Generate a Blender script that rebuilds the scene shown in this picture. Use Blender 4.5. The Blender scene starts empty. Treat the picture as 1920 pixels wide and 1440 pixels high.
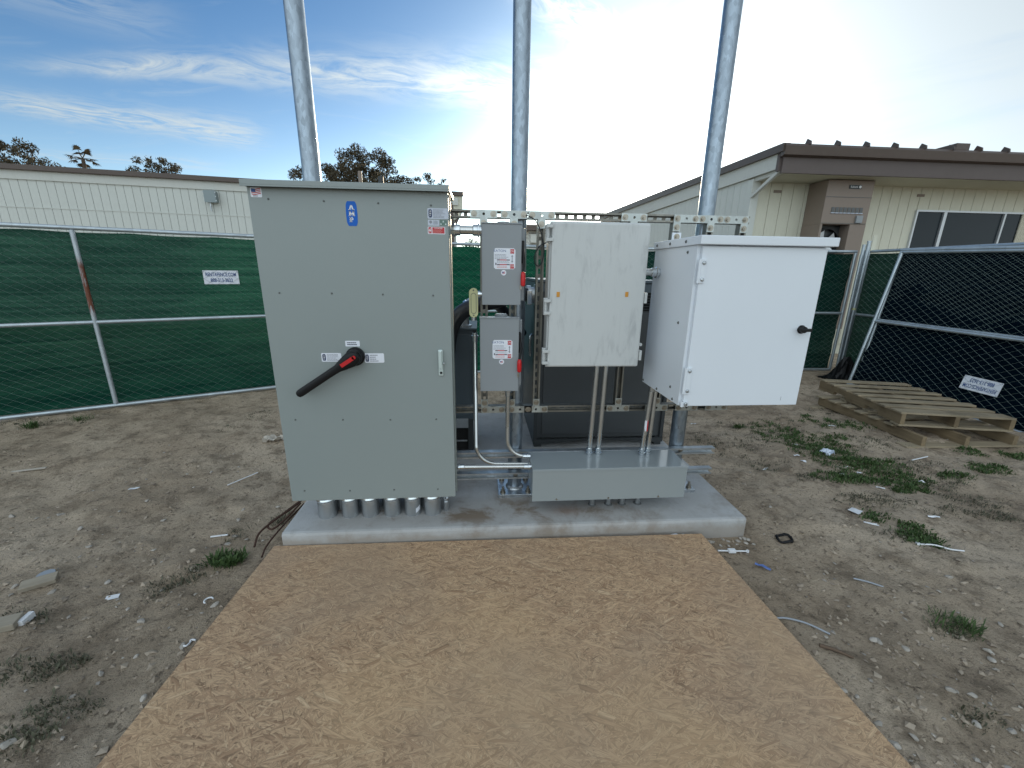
import bpy, bmesh, math, random
import numpy as np
from mathutils import Vector, Matrix, Euler
random.seed(7)
rng = np.random.default_rng(7)
scn = bpy.context.scene
COL = scn.collection
R_ = math.radians

# ---------------------------------------------------------------- camera
cam = bpy.data.cameras.new('camera')
cam.sensor_width = 36.0
cam.lens = 36.0 * 766 / 1920
cam.clip_start = 0.02
cam.clip_end = 2000
cam_o = bpy.data.objects.new('camera', cam)
COL.objects.link(cam_o)
cx, cy, cz = Vector((0.997073, -0.075316, 0.013177)), Vector((0.007341, 0.265842, 0.963989)), Vector((-0.076106, -0.96107, 0.265617))
M = Matrix.Identity(4)
for i in range(3):
    M[i][0], M[i][1], M[i][2] = cx[i], cy[i], cz[i]
M[2][3] = 1.5
cam_o.matrix_world = M
scn.camera = cam_o

# ---------------------------------------------------------------- sky, sun, exposure
SUN_EL, SUN_AZ = 9.5, math.degrees(math.atan2(0.30, 0.954))     # azimuth clockwise from +Y
SUN_DIR = Vector((math.sin(R_(SUN_AZ)) * math.cos(R_(SUN_EL)), math.cos(R_(SUN_AZ)) * math.cos(R_(SUN_EL)), math.sin(R_(SUN_EL))))
scn.view_settings.view_transform = 'Standard'
scn.view_settings.look = 'None'
scn.view_settings.gamma = 1.0
scn.view_settings.use_curve_mapping = False
scn.view_settings.exposure = 0.55

class S:
    """a node socket with arithmetic"""
    nt = None
    def __init__(s, sock): s.s = sock
    @staticmethod
    def op(kind, *a, clamp=False):
        n = S.nt.nodes.new('ShaderNodeMath'); n.operation = kind; n.use_clamp = clamp
        for i, v in enumerate(a):
            if isinstance(v, S): S.nt.links.new(v.s, n.inputs[i])
            else: n.inputs[i].default_value = float(v)
        return S(n.outputs[0])
    def __add__(s, o): return S.op('ADD', s, o)
    __radd__ = __add__
    def __sub__(s, o): return S.op('SUBTRACT', s, o)
    def __rsub__(s, o): return S.op('SUBTRACT', o, s)
    def __mul__(s, o): return S.op('MULTIPLY', s, o)
    __rmul__ = __mul__
    def __truediv__(s, o): return S.op('DIVIDE', s, o)
    def __pow__(s, o): return S.op('POWER', s, o)
    def clamp(s): return S.op('ADD', s, 0, clamp=True)
def smooth(x, a, b):
    n = S.nt.nodes.new('ShaderNodeMapRange'); n.interpolation_type = 'SMOOTHSTEP'
    S.nt.links.new(x.s, n.inputs['Value'])
    n.inputs['From Min'].default_value = a; n.inputs['From Max'].default_value = b
    n.inputs['To Min'].default_value = 0; n.inputs['To Max'].default_value = 1
    return S(n.outputs['Result'])
def combine(x, y, z):
    n = S.nt.nodes.new('ShaderNodeCombineXYZ')
    for i, v in enumerate((x, y, z)):
        if isinstance(v, S): S.nt.links.new(v.s, n.inputs[i])
        else: n.inputs[i].default_value = v
    return S(n.outputs[0])
def noise(vec, scale, detail=4, rough=.55, dist=0.0):
    n = S.nt.nodes.new('ShaderNodeTexNoise')
    if vec is not None: S.nt.links.new(vec.s, n.inputs['Vector'])
    n.inputs['Scale'].default_value = scale; n.inputs['Detail'].default_value = detail
    n.inputs['Roughness'].default_value = rough; n.inputs['Distortion'].default_value = dist
    return S(n.outputs['Fac'])
def mixc(fac, a, b, blend='MIX'):
    n = S.nt.nodes.new('ShaderNodeMix'); n.data_type = 'RGBA'; n.blend_type = blend
    for key, v in ((0, fac), (6, a), (7, b)):
        if isinstance(v, S): S.nt.links.new(v.s, n.inputs[key])
        elif key == 0: n.inputs[0].default_value = v
        else: n.inputs[key].default_value = (*v, 1)
    return S(n.outputs[2])

world = bpy.data.worlds.new('World')
scn.world = world
world.use_nodes = True
nt = world.node_tree
nt.nodes.clear()
S.nt = nt
SKY_STRENGTH = 0.10
sky = nt.nodes.new('ShaderNodeTexSky')
sky.sky_type = 'NISHITA'
sky.sun_disc = False
sky.sun_elevation = R_(SUN_EL)
sky.sun_rotation = R_(SUN_AZ)
sky.altitude = 20
sky.air_density = 1.0
sky.dust_density = 0.6
sky.ozone_density = 4.0
tc = nt.nodes.new('ShaderNodeTexCoord')
sep = nt.nodes.new('ShaderNodeSeparateXYZ')
nt.links.new(tc.outputs['Generated'], sep.inputs[0])
dx, dy, dz = S(sep.outputs[0]), S(sep.outputs[1]), S(sep.outputs[2])
up = S.op('MAXIMUM', dz, 0.0) + 0.12
px, py = dx / up, dy / up
cosun = S.op('MAXIMUM', dx * SUN_DIR.x + dy * SUN_DIR.y + dz * SUN_DIR.z, 0.0)
pvec = combine(px, py, 0.0)
def streak(ax, ay, bx, by, w0, w1, amp, nscale, seed, fade=.12):
    """a long cirrus band from a to b on the cloud plane, torn up by stretched noise"""
    L = math.hypot(bx - ax, by - ay); ux, uy = (bx - ax) / L, (by - ay) / L
    u = (px - ax) * ux + (py - ay) * uy
    wob = (noise(combine(u * 1.6, seed, 0.0), 1.4, 4, .6) - .5) * .14
    v = (px - ax) * (-uy) + (py - ay) * ux + wob
    t = (u / L).clamp()
    w = t * (w1 - w0) + w0
    body = S.op('EXPONENT', (v / w) * (v / w) * -1.0)
    ends = smooth(u, 0.0 - fade * L, fade * L) * (1.0 - smooth(u, L * (1 - fade), L * (1 + fade)))
    tear = noise(combine(u * nscale * .9 + v * 1.5, v * nscale * 2.4 - u * .8, seed), 1.0, 8, .66, 1.4)
    return (body * ends * smooth(tear, .30, .68) * amp).clamp()
cl = streak(-1.55, 1.86, 0.7, 2.04, .05, .24, 1.0, 3.2, 3.1)
for a in ((-2.0, 2.10, -1.15, 2.48, .11, .17, 1.0, 5.0, 7.7), (-2.7, 2.5, -1.6, 2.9, .06, .10, .6, 4.0, 1.3),
          (0.02, 1.30, 0.64, 1.82, .06, .12, 1.0, 5.0, 6.4), (-2.2, 1.15, -1.0, 1.6, .10, .14, .35, 4.0, 9.4),
          (1.6, .2, -.6, -1.6, .2, .3, .8, 3.0, 11.2), (-2.6, -.4, -.9, -2.4, .2, .3, .8, 3.0, 13.9)):
    cl = S.op('MAXIMUM', cl, streak(*a))
# the thin veil of high cloud over the right half of the sky
vn = noise(combine(px * .6, py * .6 + px * .35, 4.0), 1.6, 6, .58, .5)
side = smooth(px - 0.18 * py + (vn - .5) * .8, -.25, .9)
veil = side * smooth(vn, .22, .62) * .75 + side * .18
wisp = smooth(noise(combine(px * .7, py * 2.2, 2.0), 2.4, 7, .62, 1.2), .54, .82) * .22
back = smooth((vn - .5) * 1.2 + .95 - py, .1, 1.1) * (smooth(vn, .25, .60) * .30 + .55)       # unseen cloud added overhead and behind the camera to light front faces and ground
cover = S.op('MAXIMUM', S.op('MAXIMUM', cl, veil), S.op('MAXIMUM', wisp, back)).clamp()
horizon = S.op('EXPONENT', S.op('MAXIMUM', dz, 0.0) * -5.5)
glow = cosun ** 10.0 * .42 + cosun ** 34.0 * 2.0 + cosun ** 140.0 * 4.0
facing = S.op('MAXIMUM', dx * -SUN_DIR.x + dy * -SUN_DIR.y, 0.0)          # lifts the unseen clouds opposite the sun, to light the front faces
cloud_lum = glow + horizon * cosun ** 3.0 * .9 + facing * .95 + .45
cloud_col = mixc((cosun ** 20.0).clamp(), (.84, .95, 1.0), (1.0, .97, .92))
vm = nt.nodes.new('ShaderNodeVectorMath'); vm.operation = 'SCALE'
nt.links.new(cloud_col.s, vm.inputs[0]); nt.links.new(cloud_lum.s, vm.inputs['Scale'])
# clear air: the sky texture, plus the bright air near the sun and the horizon
skys = nt.nodes.new('ShaderNodeVectorMath'); skys.operation = 'SCALE'
tint = mixc(1.0, S(sky.outputs[0]), (.74, .99, 1.10), 'MULTIPLY')
nt.links.new(tint.s, skys.inputs[0]); skys.inputs['Scale'].default_value = 1.0
air = nt.nodes.new('ShaderNodeVectorMath'); air.operation = 'SCALE'
air.inputs[0].default_value = (.92, 1.0, .92)
nt.links.new((S.op('EXPONENT', S.op('MAXIMUM', dz, 0.0) * -9.0) * (.62 + 2.6 * cosun ** 5.0) + cosun ** 9.0 * .10 + cosun ** 34.0 * 1.2).s, air.inputs['Scale'])
bg_a = nt.nodes.new('ShaderNodeBackground'); bg_a.inputs['Strength'].default_value = SKY_STRENGTH
nt.links.new(skys.outputs[0], bg_a.inputs['Color'])
bg_b = nt.nodes.new('ShaderNodeBackground'); nt.links.new(air.outputs[0], bg_b.inputs['Color'])
bg_c = nt.nodes.new('ShaderNodeBackground'); nt.links.new(vm.outputs[0], bg_c.inputs['Color'])
add1 = nt.nodes.new('ShaderNodeAddShader')
nt.links.new(bg_a.outputs[0], add1.inputs[0]); nt.links.new(bg_b.outputs[0], add1.inputs[1])
mx = nt.nodes.new('ShaderNodeMixShader')
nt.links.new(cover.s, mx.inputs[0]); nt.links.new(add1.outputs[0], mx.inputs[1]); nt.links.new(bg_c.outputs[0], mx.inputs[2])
wo = nt.nodes.new('ShaderNodeOutputWorld')
nt.links.new(mx.outputs[0], wo.inputs['Surface'])

sun = bpy.data.lights.new('sun', 'SUN')
sun.energy = 2.0
sun.angle = R_(2.5)
sun.color = (1.0, .80, .55)
sun_o = bpy.data.objects.new('sun', sun)
COL.objects.link(sun_o)
sun_o.rotation_euler = SUN_DIR.to_track_quat('Z', 'Y').to_euler()

# ---------------------------------------------------------------- materials
def mat(name, base=(.5, .5, .5), rough=.6, metal=0.0, spec=.5):
    m = bpy.data.materials.new(name); m.use_nodes = True
    b = m.node_tree.nodes['Principled BSDF']
    b.inputs['Base Color'].default_value = (*base, 1); b.inputs['Roughness'].default_value = rough
    b.inputs['Metallic'].default_value = metal; b.inputs['Specular IOR Level'].default_value = spec
    S.nt = m.node_tree
    return m, b
def objco(scale=(1, 1, 1), rot=(0, 0, 0), loc=(0, 0, 0)):
    t = S.nt.nodes.new('ShaderNodeTexCoord'); mp = S.nt.nodes.new('ShaderNodeMapping')
    mp.inputs['Scale'].default_value = scale; mp.inputs['Rotation'].default_value = rot; mp.inputs['Location'].default_value = loc
    S.nt.links.new(t.outputs['Object'], mp.inputs[0])
    return S(mp.outputs[0])
def bump(b, h, strength=.3, dist=.01):
    n = S.nt.nodes.new('ShaderNodeBump'); n.inputs['Strength'].default_value = strength; n.inputs['Distance'].default_value = dist
    S.nt.links.new(h.s, n.inputs['Height']); S.nt.links.new(n.outputs[0], b.inputs['Normal'])
def link(s, sock): S.nt.links.new(s.s, sock)
def ramp(x, *stops):
    n = S.nt.nodes.new('ShaderNodeValToRGB'); S.nt.links.new(x.s, n.inputs[0])
    while len(n.color_ramp.elements) < len(stops): n.color_ramp.elements.new(.5)
    for e, (p, c) in zip(n.color_ramp.elements, stops):
        e.position = p; e.color = (*c, 1)
    return S(n.outputs[0])
def voro(vec, scale, feature='F1', rand=1.0):
    n = S.nt.nodes.new('ShaderNodeTexVoronoi'); n.feature = feature
    S.nt.links.new(vec.s, n.inputs['Vector']); n.inputs['Scale'].default_value = scale; n.inputs['Randomness'].default_value = rand
    return n
def sepc(col):
    n = S.nt.nodes.new('ShaderNodeSeparateColor'); S.nt.links.new(col, n.inputs[0])
    return S(n.outputs[0]), S(n.outputs[1]), S(n.outputs[2])

def paint(name, base, rough=.42, var=.06, orange=.0004, dirt=0.0, dirtcol=(.12, .10, .08), scale=3.0):
    m, b = mat(name, base, rough)
    co = objco()
    n1 = noise(co, scale, 5, .6)
    c = mixc(n1, tuple(v * (1 - var) for v in base), tuple(min(1, v * (1 + var)) for v in base))
    if dirt:
        n2 = smooth(noise(co, scale * 4, 8, .68, .4), .50, .78) * dirt
        c = mixc(n2, c, dirtcol)
    link(c, b.inputs['Base Color'])
    link(noise(co, 9, 4) * .14 + (rough - .07), b.inputs['Roughness'])
    if orange: bump(b, noise(co, 420, 2), .25, orange)
    return m
def galv(name, base=(.55, .58, .60), rough=.38, metal=.9, scale=26, dark=.62):
    m, b = mat(name, base, rough, metal)
    co = objco((1, 1, .45))
    v = voro(co, scale)
    r, g, _ = sepc(v.outputs['Color'])
    n1 = noise(co, 7, 5, .65)
    k = (r * .4 + n1 * .6).clamp()
    link(mixc(k, tuple(x * dark for x in base), tuple(min(1, x * 1.12) for x in base)), b.inputs['Base Color'])
    link(g * .12 + n1 * .2 + (rough - .15), b.inputs['Roughness'])
    bump(b, n1, .08, .002)
    return m

MT = {}
MT['cab'] = paint('grey_green_enamel', (.262, .296, .290), .40, .05, .0005, .05, (.22, .21, .18), 1.6)
MT['cab_trim'] = paint('grey_green_trim', (.22, .25, .235), .42, .05, .0004)
MT['switch'] = paint('light_grey_enamel', (.26, .28, .295), .38, .04, .0003)
MT['white'] = paint('white_powder_coat', (.725, .765, .815), .42, .03, .0004)
MT['trough'] = paint('blue_grey_gloss_enamel', (.29, .32, .325), .20, .05, .0002)
MT['trough_lid'] = paint('glossy_trough_lid_enamel', (.30, .335, .35), .11, .04, 0)
MT['dark_grey'] = paint('charcoal_grey_paint', (.060, .066, .070), .45, .08, .0004)
MT['charcoal'] = paint('dark_trim_paint', (.035, .040, .043), .45, .08, 0)
MT['teal_grey'] = paint('slate_blue_paint', (.075, .10, .118), .42, .08, .0004)
MT['galv'] = galv('galvanised_steel')
MT['pole'] = galv('galvanised_pipe', (.36, .42, .48), .34, .90, 70, .52)
MT['zinc'] = galv('zinc_plated_strut', (.27, .26, .23), .42, .88, 14, .55)
MT['tee'] = galv('zinc_tee_plate', (.47, .50, .485), .36, .85, 26, .68)
MT['emt'] = galv('bright_conduit_steel', (.60, .61, .60), .26, .95, 6, .82)
MT['chrome'] = galv('bright_coupling_steel', (.66, .70, .73), .16, .97, 5, .8)
MT['plate'] = galv('bright_base_plate_steel', (.62, .66, .70), .30, .9, 30, .55)
MT['bolt'] = galv('bolt_steel', (.36, .33, .28), .34, .92, 40, .7)
MT['fence_pipe'] = galv('weathered_fence_pipe', (.50, .56, .60), .42, .75, 12, .7)
MT['rust'] = mat('rusty_steel', (.060, .028, .018), .85)[0]
MT['wire'] = mat('galvanised_fence_wire', (.18, .24, .225), .5, .2)[0]
MT['black'] = mat('black_plastic', (.007, .007, .008), .45, 0, .28)[0]
MT['black_rubber'] = mat('black_conduit_jacket', (.014, .016, .020), .36)[0]
MT['red'] = mat('red_plastic', (.55, .012, .015), .35)[0]
MT['label'] = mat('white_label_vinyl', (.76, .78, .84), .45)[0]
MT['label_silver'] = mat('silver_label_foil', (.50, .54, .62), .40)[0]
MT['print'] = mat('dark_print', (.05, .055, .08), .5)[0]
MT['print_grey'] = mat('grey_print', (.25, .26, .30), .5)[0]
MT['blue'] = mat('blue_vinyl', (.006, .115, .50), .5, 0, .3)[0]
MT['navy'] = mat('navy_vinyl', (.012, .03, .10), .4)[0]
MT['brand_blue'] = mat('blue_ink', (.02, .07, .24), .5)[0]
MT['red_print'] = mat('red_print', (.50, .03, .04), .45)[0]
MT['pink_print'] = mat('pale_red_print', (.62, .22, .20), .45)[0]
MT['white_ink'] = mat('white_ink', (.80, .80, .80), .5)[0]
MT['green_print'] = mat('grey_green_print', (.12, .20, .17), .5)[0]
MT['orange'] = mat('orange_sticker', (.58, .26, .03), .5)[0]
MT['hole'] = mat('dark_hole', (.012, .012, .012), .9)[0]
MT['screw'] = mat('painted_screw_head', (.12, .13, .125), .4, .3)[0]
MT['brass'] = paint('yellowed_chromate_zinc', (.56, .55, .30), .38, .10, 0)
MT['latch'] = mat('pale_latch_metal', (.56, .64, .62), .35, .3)[0]
MT['glass'] = mat('dark_window_glass', (.016, .022, .028), .10, 0, .22)[0]
MT['gasket'] = mat('grey_gasket', (.12, .125, .125), .7)[0]

# the light grey enclosure with scuffs and smears on its door
m, b = mat('scuffed_light_grey_polycarbonate', (.52, .535, .53), .46)
co = objco()
sm = noise(objco((5, 1, 1.1), (0, R_(18), 0)), 6, 7, .68, .6)
blot = noise(co, 4.0, 3)
k = smooth(sm, .47, .70) * smooth(blot, .32, .64) * .48
link(mixc(k, (.55, .565, .56), (.30, .31, .315)), b.inputs['Base Color'])
link(k * .25 + .38, b.inputs['Roughness'])
MT['poly'] = m
MT['poly_plain'] = paint('light_grey_polycarbonate', (.52, .535, .53), .42, .03, 0)

# cast concrete pad with broom marks, stains and grit
m, b = mat('concrete', (.42, .43, .44), .85)
co = objco()
n1 = noise(co, 2.6, 7, .62); n2 = noise(co, 55, 5, .7); n3 = noise(objco((90, 2, 2)), 1.0, 3)
c = mixc(n1, (.34, .345, .345), (.54, .545, .55))
stain = smooth(noise(objco(loc=(3, 1, 0)), 3.4, 6, .65, .3), .50, .68)
t = S.nt.nodes.new('ShaderNodeTexCoord'); sp = S.nt.nodes.new('ShaderNodeSeparateXYZ'); S.nt.links.new(t.outputs['Object'], sp.inputs[0])
ox, oy = S(sp.outputs[0]), S(sp.outputs[1]); ozc = S(sp.outputs[2])
side_dim = (1 - smooth(ozc + (noise(co, 9, 6, .7) - .5) * .12, .015, .075)) * .55     # shade painted brown low on the sides, dimming the brightly lit front
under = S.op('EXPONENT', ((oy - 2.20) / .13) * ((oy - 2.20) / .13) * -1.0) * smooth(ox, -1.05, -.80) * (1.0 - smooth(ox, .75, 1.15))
n5 = noise(co, 14, 7, .7)
c = mixc(smooth(n5, .50, .70) * .35, c, (.27, .255, .235))
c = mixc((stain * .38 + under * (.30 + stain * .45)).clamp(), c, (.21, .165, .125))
c = mixc(smooth(n2, .60, .78) * .45, c, (.15, .14, .13))
c = mixc(side_dim.clamp(), c, (.26, .205, .15))
rusty = S.op('EXPONENT', (((ox - .52) / .09) * ((ox - .52) / .09) + ((oy - 2.19) / .05) * ((oy - 2.19) / .05)) * -1.0) * noise(co, 40, 4)
c = mixc((rusty * .9).clamp(), c, (.22, .10, .045))
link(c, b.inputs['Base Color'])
bump(b, n2 * .7 + n3 * .3, .45, .004)
MT['concrete'] = m

# dirt
m, b = mat('dry_dirt', (.2, .17, .14), .95, 0, .2)
co = objco()
n1 = noise(co, .8, 6, .62); n2 = noise(co, 6, 8, .70); n3 = noise(co, 34, 6, .72, .3); n4 = noise(co, 130, 5, .75)
c = mixc(smooth(n1, .30, .70), (.40, .312, .226), (.62, .505, .385))
c = mixc(smooth(n2, .47, .66) * .74, c, (.205, .158, .112))
n6 = noise(objco(loc=(7, 3, 0)), 1.7, 5, .6)
c = mixc(smooth(n6, .50, .70) * .45, c, (.24, .188, .135))
c = mixc(smooth(n2, .42, .26) * .45, c, (.60, .50, .365))
c = mixc(smooth(n3, .54, .66) * .75, c, (.105, .082, .060))  # this and the next darken bump hollows, painting in crevice shade
c = mixc(smooth(n4, .56, .68) * .72, c, (.085, .067, .05))
c = mixc(smooth(n4, .42, .28) * .55, c, (.68, .585, .445))
v = voro(co, 75); g = S(v.outputs['Distance'])
link(c, b.inputs['Base Color'])
bump(b, 0 - n3 * 1.0 - n4 * .45 + n2 * .5 + g * .12, 1.0, .022)
MT['dirt'] = m

# oriented strand board: five layers of long random flakes, the flake with the highest rank shows
m, b = mat('oriented_strand_board', (.4, .3, .18), .72, 0, .3)
best = None
def turned(ang, sx, sy, i):
    """rotate first, then stretch, so each layer's flakes point its own way"""
    r0 = objco((1, 1, 1), (0, 0, R_(ang)))
    mp = S.nt.nodes.new('ShaderNodeMapping'); mp.inputs['Scale'].default_value = (sx, sy, .01); mp.inputs['Location'].default_value = (i * 3.7, i * 5.3, 0)
    S.nt.links.new(r0.s, mp.inputs[0]); return S(mp.outputs[0])
nn = S.nt.nodes.new('ShaderNodeTexNoise'); nn.inputs['Scale'].default_value = 7.0; nn.inputs['Detail'].default_value = 3
tcn = S.nt.nodes.new('ShaderNodeTexCoord'); S.nt.links.new(tcn.outputs['Object'], nn.inputs['Vector'])
sc = S.nt.nodes.new('ShaderNodeVectorMath'); sc.operation = 'SCALE'; sc.inputs['Scale'].default_value = 1.3
S.nt.links.new(nn.outputs['Color'], sc.inputs[0])
for i, (ang, sx, sy) in enumerate(((6, 8, 50), (-26, 8.5, 62), (35, 9, 56), (80, 11, 66), (-62, 11, 62), (16, 15, 120), (-12, 9, 85), (54, 16, 125), (-40, 15, 110), (24, 7, 44), (-78, 17, 120))):
    wob = S.nt.nodes.new('ShaderNodeVectorMath'); wob.operation = 'ADD'
    sx, sy = sx * 1.5, sy * 1.6; tv = turned(ang, sx, sy, i)
    S.nt.links.new(tv.s, wob.inputs[0]); S.nt.links.new(sc.outputs[0], wob.inputs[1])
    v = voro(S(wob.outputs[0]), 1.0)
    r, g, bl = sepc(v.outputs['Color'])
    fib = noise(turned(ang, sx * 2.0, sy * 5.0, i + 20), 1.0, 4, .65)
    edge = S(v.outputs['Distance'])
    if i in (3, 4, 10): r = r * .93
    if best is None: best = (r, g, fib, edge)
    else:
        w = S.op('GREATER_THAN', r, best[0])
        def pick(a, o): return o + w * (a - o)
        best = (S.op('MAXIMUM', r, best[0]), pick(g, best[1]), pick(fib, best[2]), pick(edge, best[3]))
rank, tone, fib, edge = best
c = ramp(tone, (0.0, (.35, .215, .130)), (.12, (.44, .28, .170)), (.50, (.60, .405, .25)), (.93, (.64, .44, .272)), (1.0, (.71, .52, .335)))
c = mixc(smooth(fib, .42, .64) * .66, c, (.235, .148, .088))
c = mixc(smooth(edge, .48, .86) * .62, c, (.13, .085, .055))
big = noise(objco(), 1.3, 4)
c = mixc(smooth(big, .44, .66) * .38, c, (.36, .27, .195))
big2 = noise(objco(loc=(4, 9, 0)), .9, 3)
c = mixc(smooth(big2, .46, .64) * .30, c, (.64, .43, .235))
specks = smooth(noise(objco(), 34, 3, .8), .76, .80)
c = mixc(specks * .7, c, (.04, .03, .02))
link(c, b.inputs['Base Color'])
bump(b, rank * .8 + fib * .35 - edge * .2, .55, .0025)
MT['osb'] = m
m, b = mat('strand_board_edge', (.30, .20, .12), .8)
link(mixc(noise(objco((4, 4, 260)), 1, 4), (.14, .09, .05), (.40, .29, .18)), b.inputs['Base Color'])
MT['osb_edge'] = m

def wood(name, lo, hi, axis='X'):
    m, b = mat(name, lo, .8, 0, .2)
    s = (2.5, 38, 38) if axis == 'X' else (38, 2.5, 38)
    t = S.nt.nodes.new('ShaderNodeObjectInfo')
    co = objco(s)
    ad = S.nt.nodes.new('ShaderNodeVectorMath'); ad.operation = 'ADD'
    cmb = combine(S(t.outputs['Random']) * 40, S(t.outputs['Random']) * 17, 0.0)
    S.nt.links.new(co.s, ad.inputs[0]); S.nt.links.new(cmb.s, ad.inputs[1])
    g = noise(S(ad.outputs[0]), 1.0, 6, .65, .6)
    st = smooth(noise(objco((1, 1, 1)), 3.5, 5, .6), .45, .72)
    c = mixc(g, lo, hi)
    c = mixc(st * .5, c, tuple(v * .45 for v in lo))
    c = mixc(S(t.outputs['Random']) * .45, c, tuple(v * .62 for v in hi))
    link(c, b.inputs['Base Color'])
    bump(b, g, .5, .004)
    return m
MT['pallet_x'] = wood('weathered_pallet_wood', (.10, .078, .052), (.52, .43, .30), 'X')
MT['pallet_y'] = wood('weathered_stringer_wood', (.10, .072, .045), (.36, .275, .17), 'Y')

def siding(name, base, dirt=.25):
    m, b = mat(name, base, .65, 0, .3)
    co = objco((6, 6, 1.2)); g = noise(co, 5, 6, .65)
    rn = S.nt.nodes.new('ShaderNodeObjectInfo'); rr = S(rn.outputs['Random'])
    c = mixc(g, tuple(v * .90 for v in base), tuple(min(1, v * 1.05) for v in base))
    c = mixc(rr * .16, c, tuple(v * .80 for v in base))
    c = mixc(smooth(noise(objco((1, 1, .3)), 4, 6, .7), .52, .8) * dirt, c, (.30, .26, .20))
    link(c, b.inputs['Base Color'])
    bump(b, g, .25, .004)
    return m
MT['siding_white'] = siding('off_white_painted_siding', (.62, .64, .60))
MT['siding_cream'] = siding('cream_painted_siding', (.66, .645, .53))
MT['fascia_light'] = siding('pale_painted_trim', (.60, .61, .57), .15)
MT['roof_brown'] = paint('brown_roof_metal', (.085, .060, .048), .45, .12, 0, .3)
MT['fascia_brown'] = paint('purple_brown_fascia_paint', (.105, .082, .075), .6, .08, 0, .2)
MT['tan'] = paint('tan_unit_paint', (.235, .185, .150), .5, .06, 0, .15)
MT['soffit'] = paint('cream_soffit_paint', (.52, .50, .40), .7, .06, 0, .2)
MT['grey_box'] = paint('blue_grey_box_paint', (.24, .29, .30), .45, .05, 0)
MT['alu'] = mat('aluminium_window_frame', (.58, .60, .62), .4, .5)[0]
MT['curtain'] = mat('pale_curtain', (.55, .52, .42), .9)[0]
MT['dist_wall'] = siding('far_white_siding', (.62, .62, .58))

def screen(name, lo, hi, transp, trans_w):
    m = bpy.data.materials.new(name); m.use_nodes = True; S.nt = m.node_tree
    n = S.nt.nodes; n.clear()
    co = objco((.35, 1, 34)); st = noise(co, 1.0, 3, .5, .25)
    fold = noise(objco((1.2, 1, 9)), 1.4, 4, .6, .4)
    k = (st * .65 + fold * .5 - .08).clamp()
    col = mixc(smooth(k, .30, .75), lo, hi)
    d = n.new('ShaderNodeBsdfDiffuse'); tl = n.new('ShaderNodeBsdfTranslucent'); tr = n.new('ShaderNodeBsdfTransparent')
    S.nt.links.new(col.s, d.inputs[0]); S.nt.links.new(col.s, tl.inputs[0])
    tr.inputs[0].default_value = (.70, .95, .78, 1)
    m1 = n.new('ShaderNodeMixShader'); m1.inputs[0].default_value = trans_w
    S.nt.links.new(d.outputs[0], m1.inputs[1]); S.nt.links.new(tl.outputs[0], m1.inputs[2])
    m2 = n.new('ShaderNodeMixShader')
    link(smooth(k, .25, .85) * transp * 1.2 + transp * .4, m2.inputs[0])
    S.nt.links.new(m1.outputs[0], m2.inputs[1]); S.nt.links.new(tr.outputs[0], m2.inputs[2])
    o = n.new('ShaderNodeOutputMaterial'); S.nt.links.new(m2.outputs[0], o.inputs[0])
    return m
MT['screen_green'] = screen('green_privacy_fabric', (.003, .046, .032), (.013, .105, .064), .075, .5)
MT['screen_dark'] = screen('dark_green_privacy_fabric', (.003, .026, .022), (.007, .045, .034), .03, .35)
MT['screen_mid'] = screen('dense_green_privacy_fabric', (.004, .042, .030), (.013, .100, .062), .0, .5)  # near the left panels' green, without their see-through
MT['screen_navy'] = screen('near_black_privacy_fabric', (.002, .007, .014), (.004, .012, .021), .012, .30)

def leafmat(name, a, b_, t=.3):
    m, b = mat(name, a, .6, 0, .3)
    co = objco(); n1 = noise(co, 1.6, 4)
    oi = S.nt.nodes.new('ShaderNodeNewGeometry')
    link(mixc((S(oi.outputs['Random Per Island']) * .6 + n1 * .5).clamp(), a, b_), b.inputs['Base Color'])
    return m
MT['leaf'] = leafmat('dark_gum_leaf', (.034, .036, .022), (.105, .080, .045))
MT['bark'] = mat('grey_brown_bark', (.09, .07, .055), .9)[0]
MT['weed'] = leafmat('low_green_weed', (.028, .055, .016), (.085, .135, .042))
MT['weed_dull'] = leafmat('dusty_grey_weed', (.055, .060, .036), (.135, .13, .085))
MT['straw'] = leafmat('dry_straw', (.20, .16, .09), (.36, .29, .17))
MT['stone'] = leafmat('grey_stone', (.20, .175, .15), (.42, .385, .34))
MT['stone_pale'] = leafmat('pale_stone', (.30, .27, .23), (.48, .44, .39))
MT['clod'] = leafmat('dirt_clod', (.155, .122, .092), (.46, .38, .295))
MT['chip'] = leafmat('pale_scrap', (.36, .31, .25), (.60, .56, .50))
MT['paper'] = mat('white_scrap', (.75, .76, .78), .6)[0]
MT['plastic_film'] = mat('milky_plastic_film', (.62, .68, .78), .3)[0]
MT['blue_scrap'] = mat('blue_scrap', (.10, .17, .42), .5)[0]
MT['grey_rod'] = mat('grey_cable', (.33, .36, .40), .45)[0]
MT['lumber'] = wood('cut_lumber', (.24, .20, .15), (.46, .41, .33), 'X')
MT['twig'] = mat('brown_twig', (.14, .095, .065), .9)[0]
MT['concrete_far'] = mat('pale_gravel', (.3, .28, .25), .95)[0]

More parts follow.
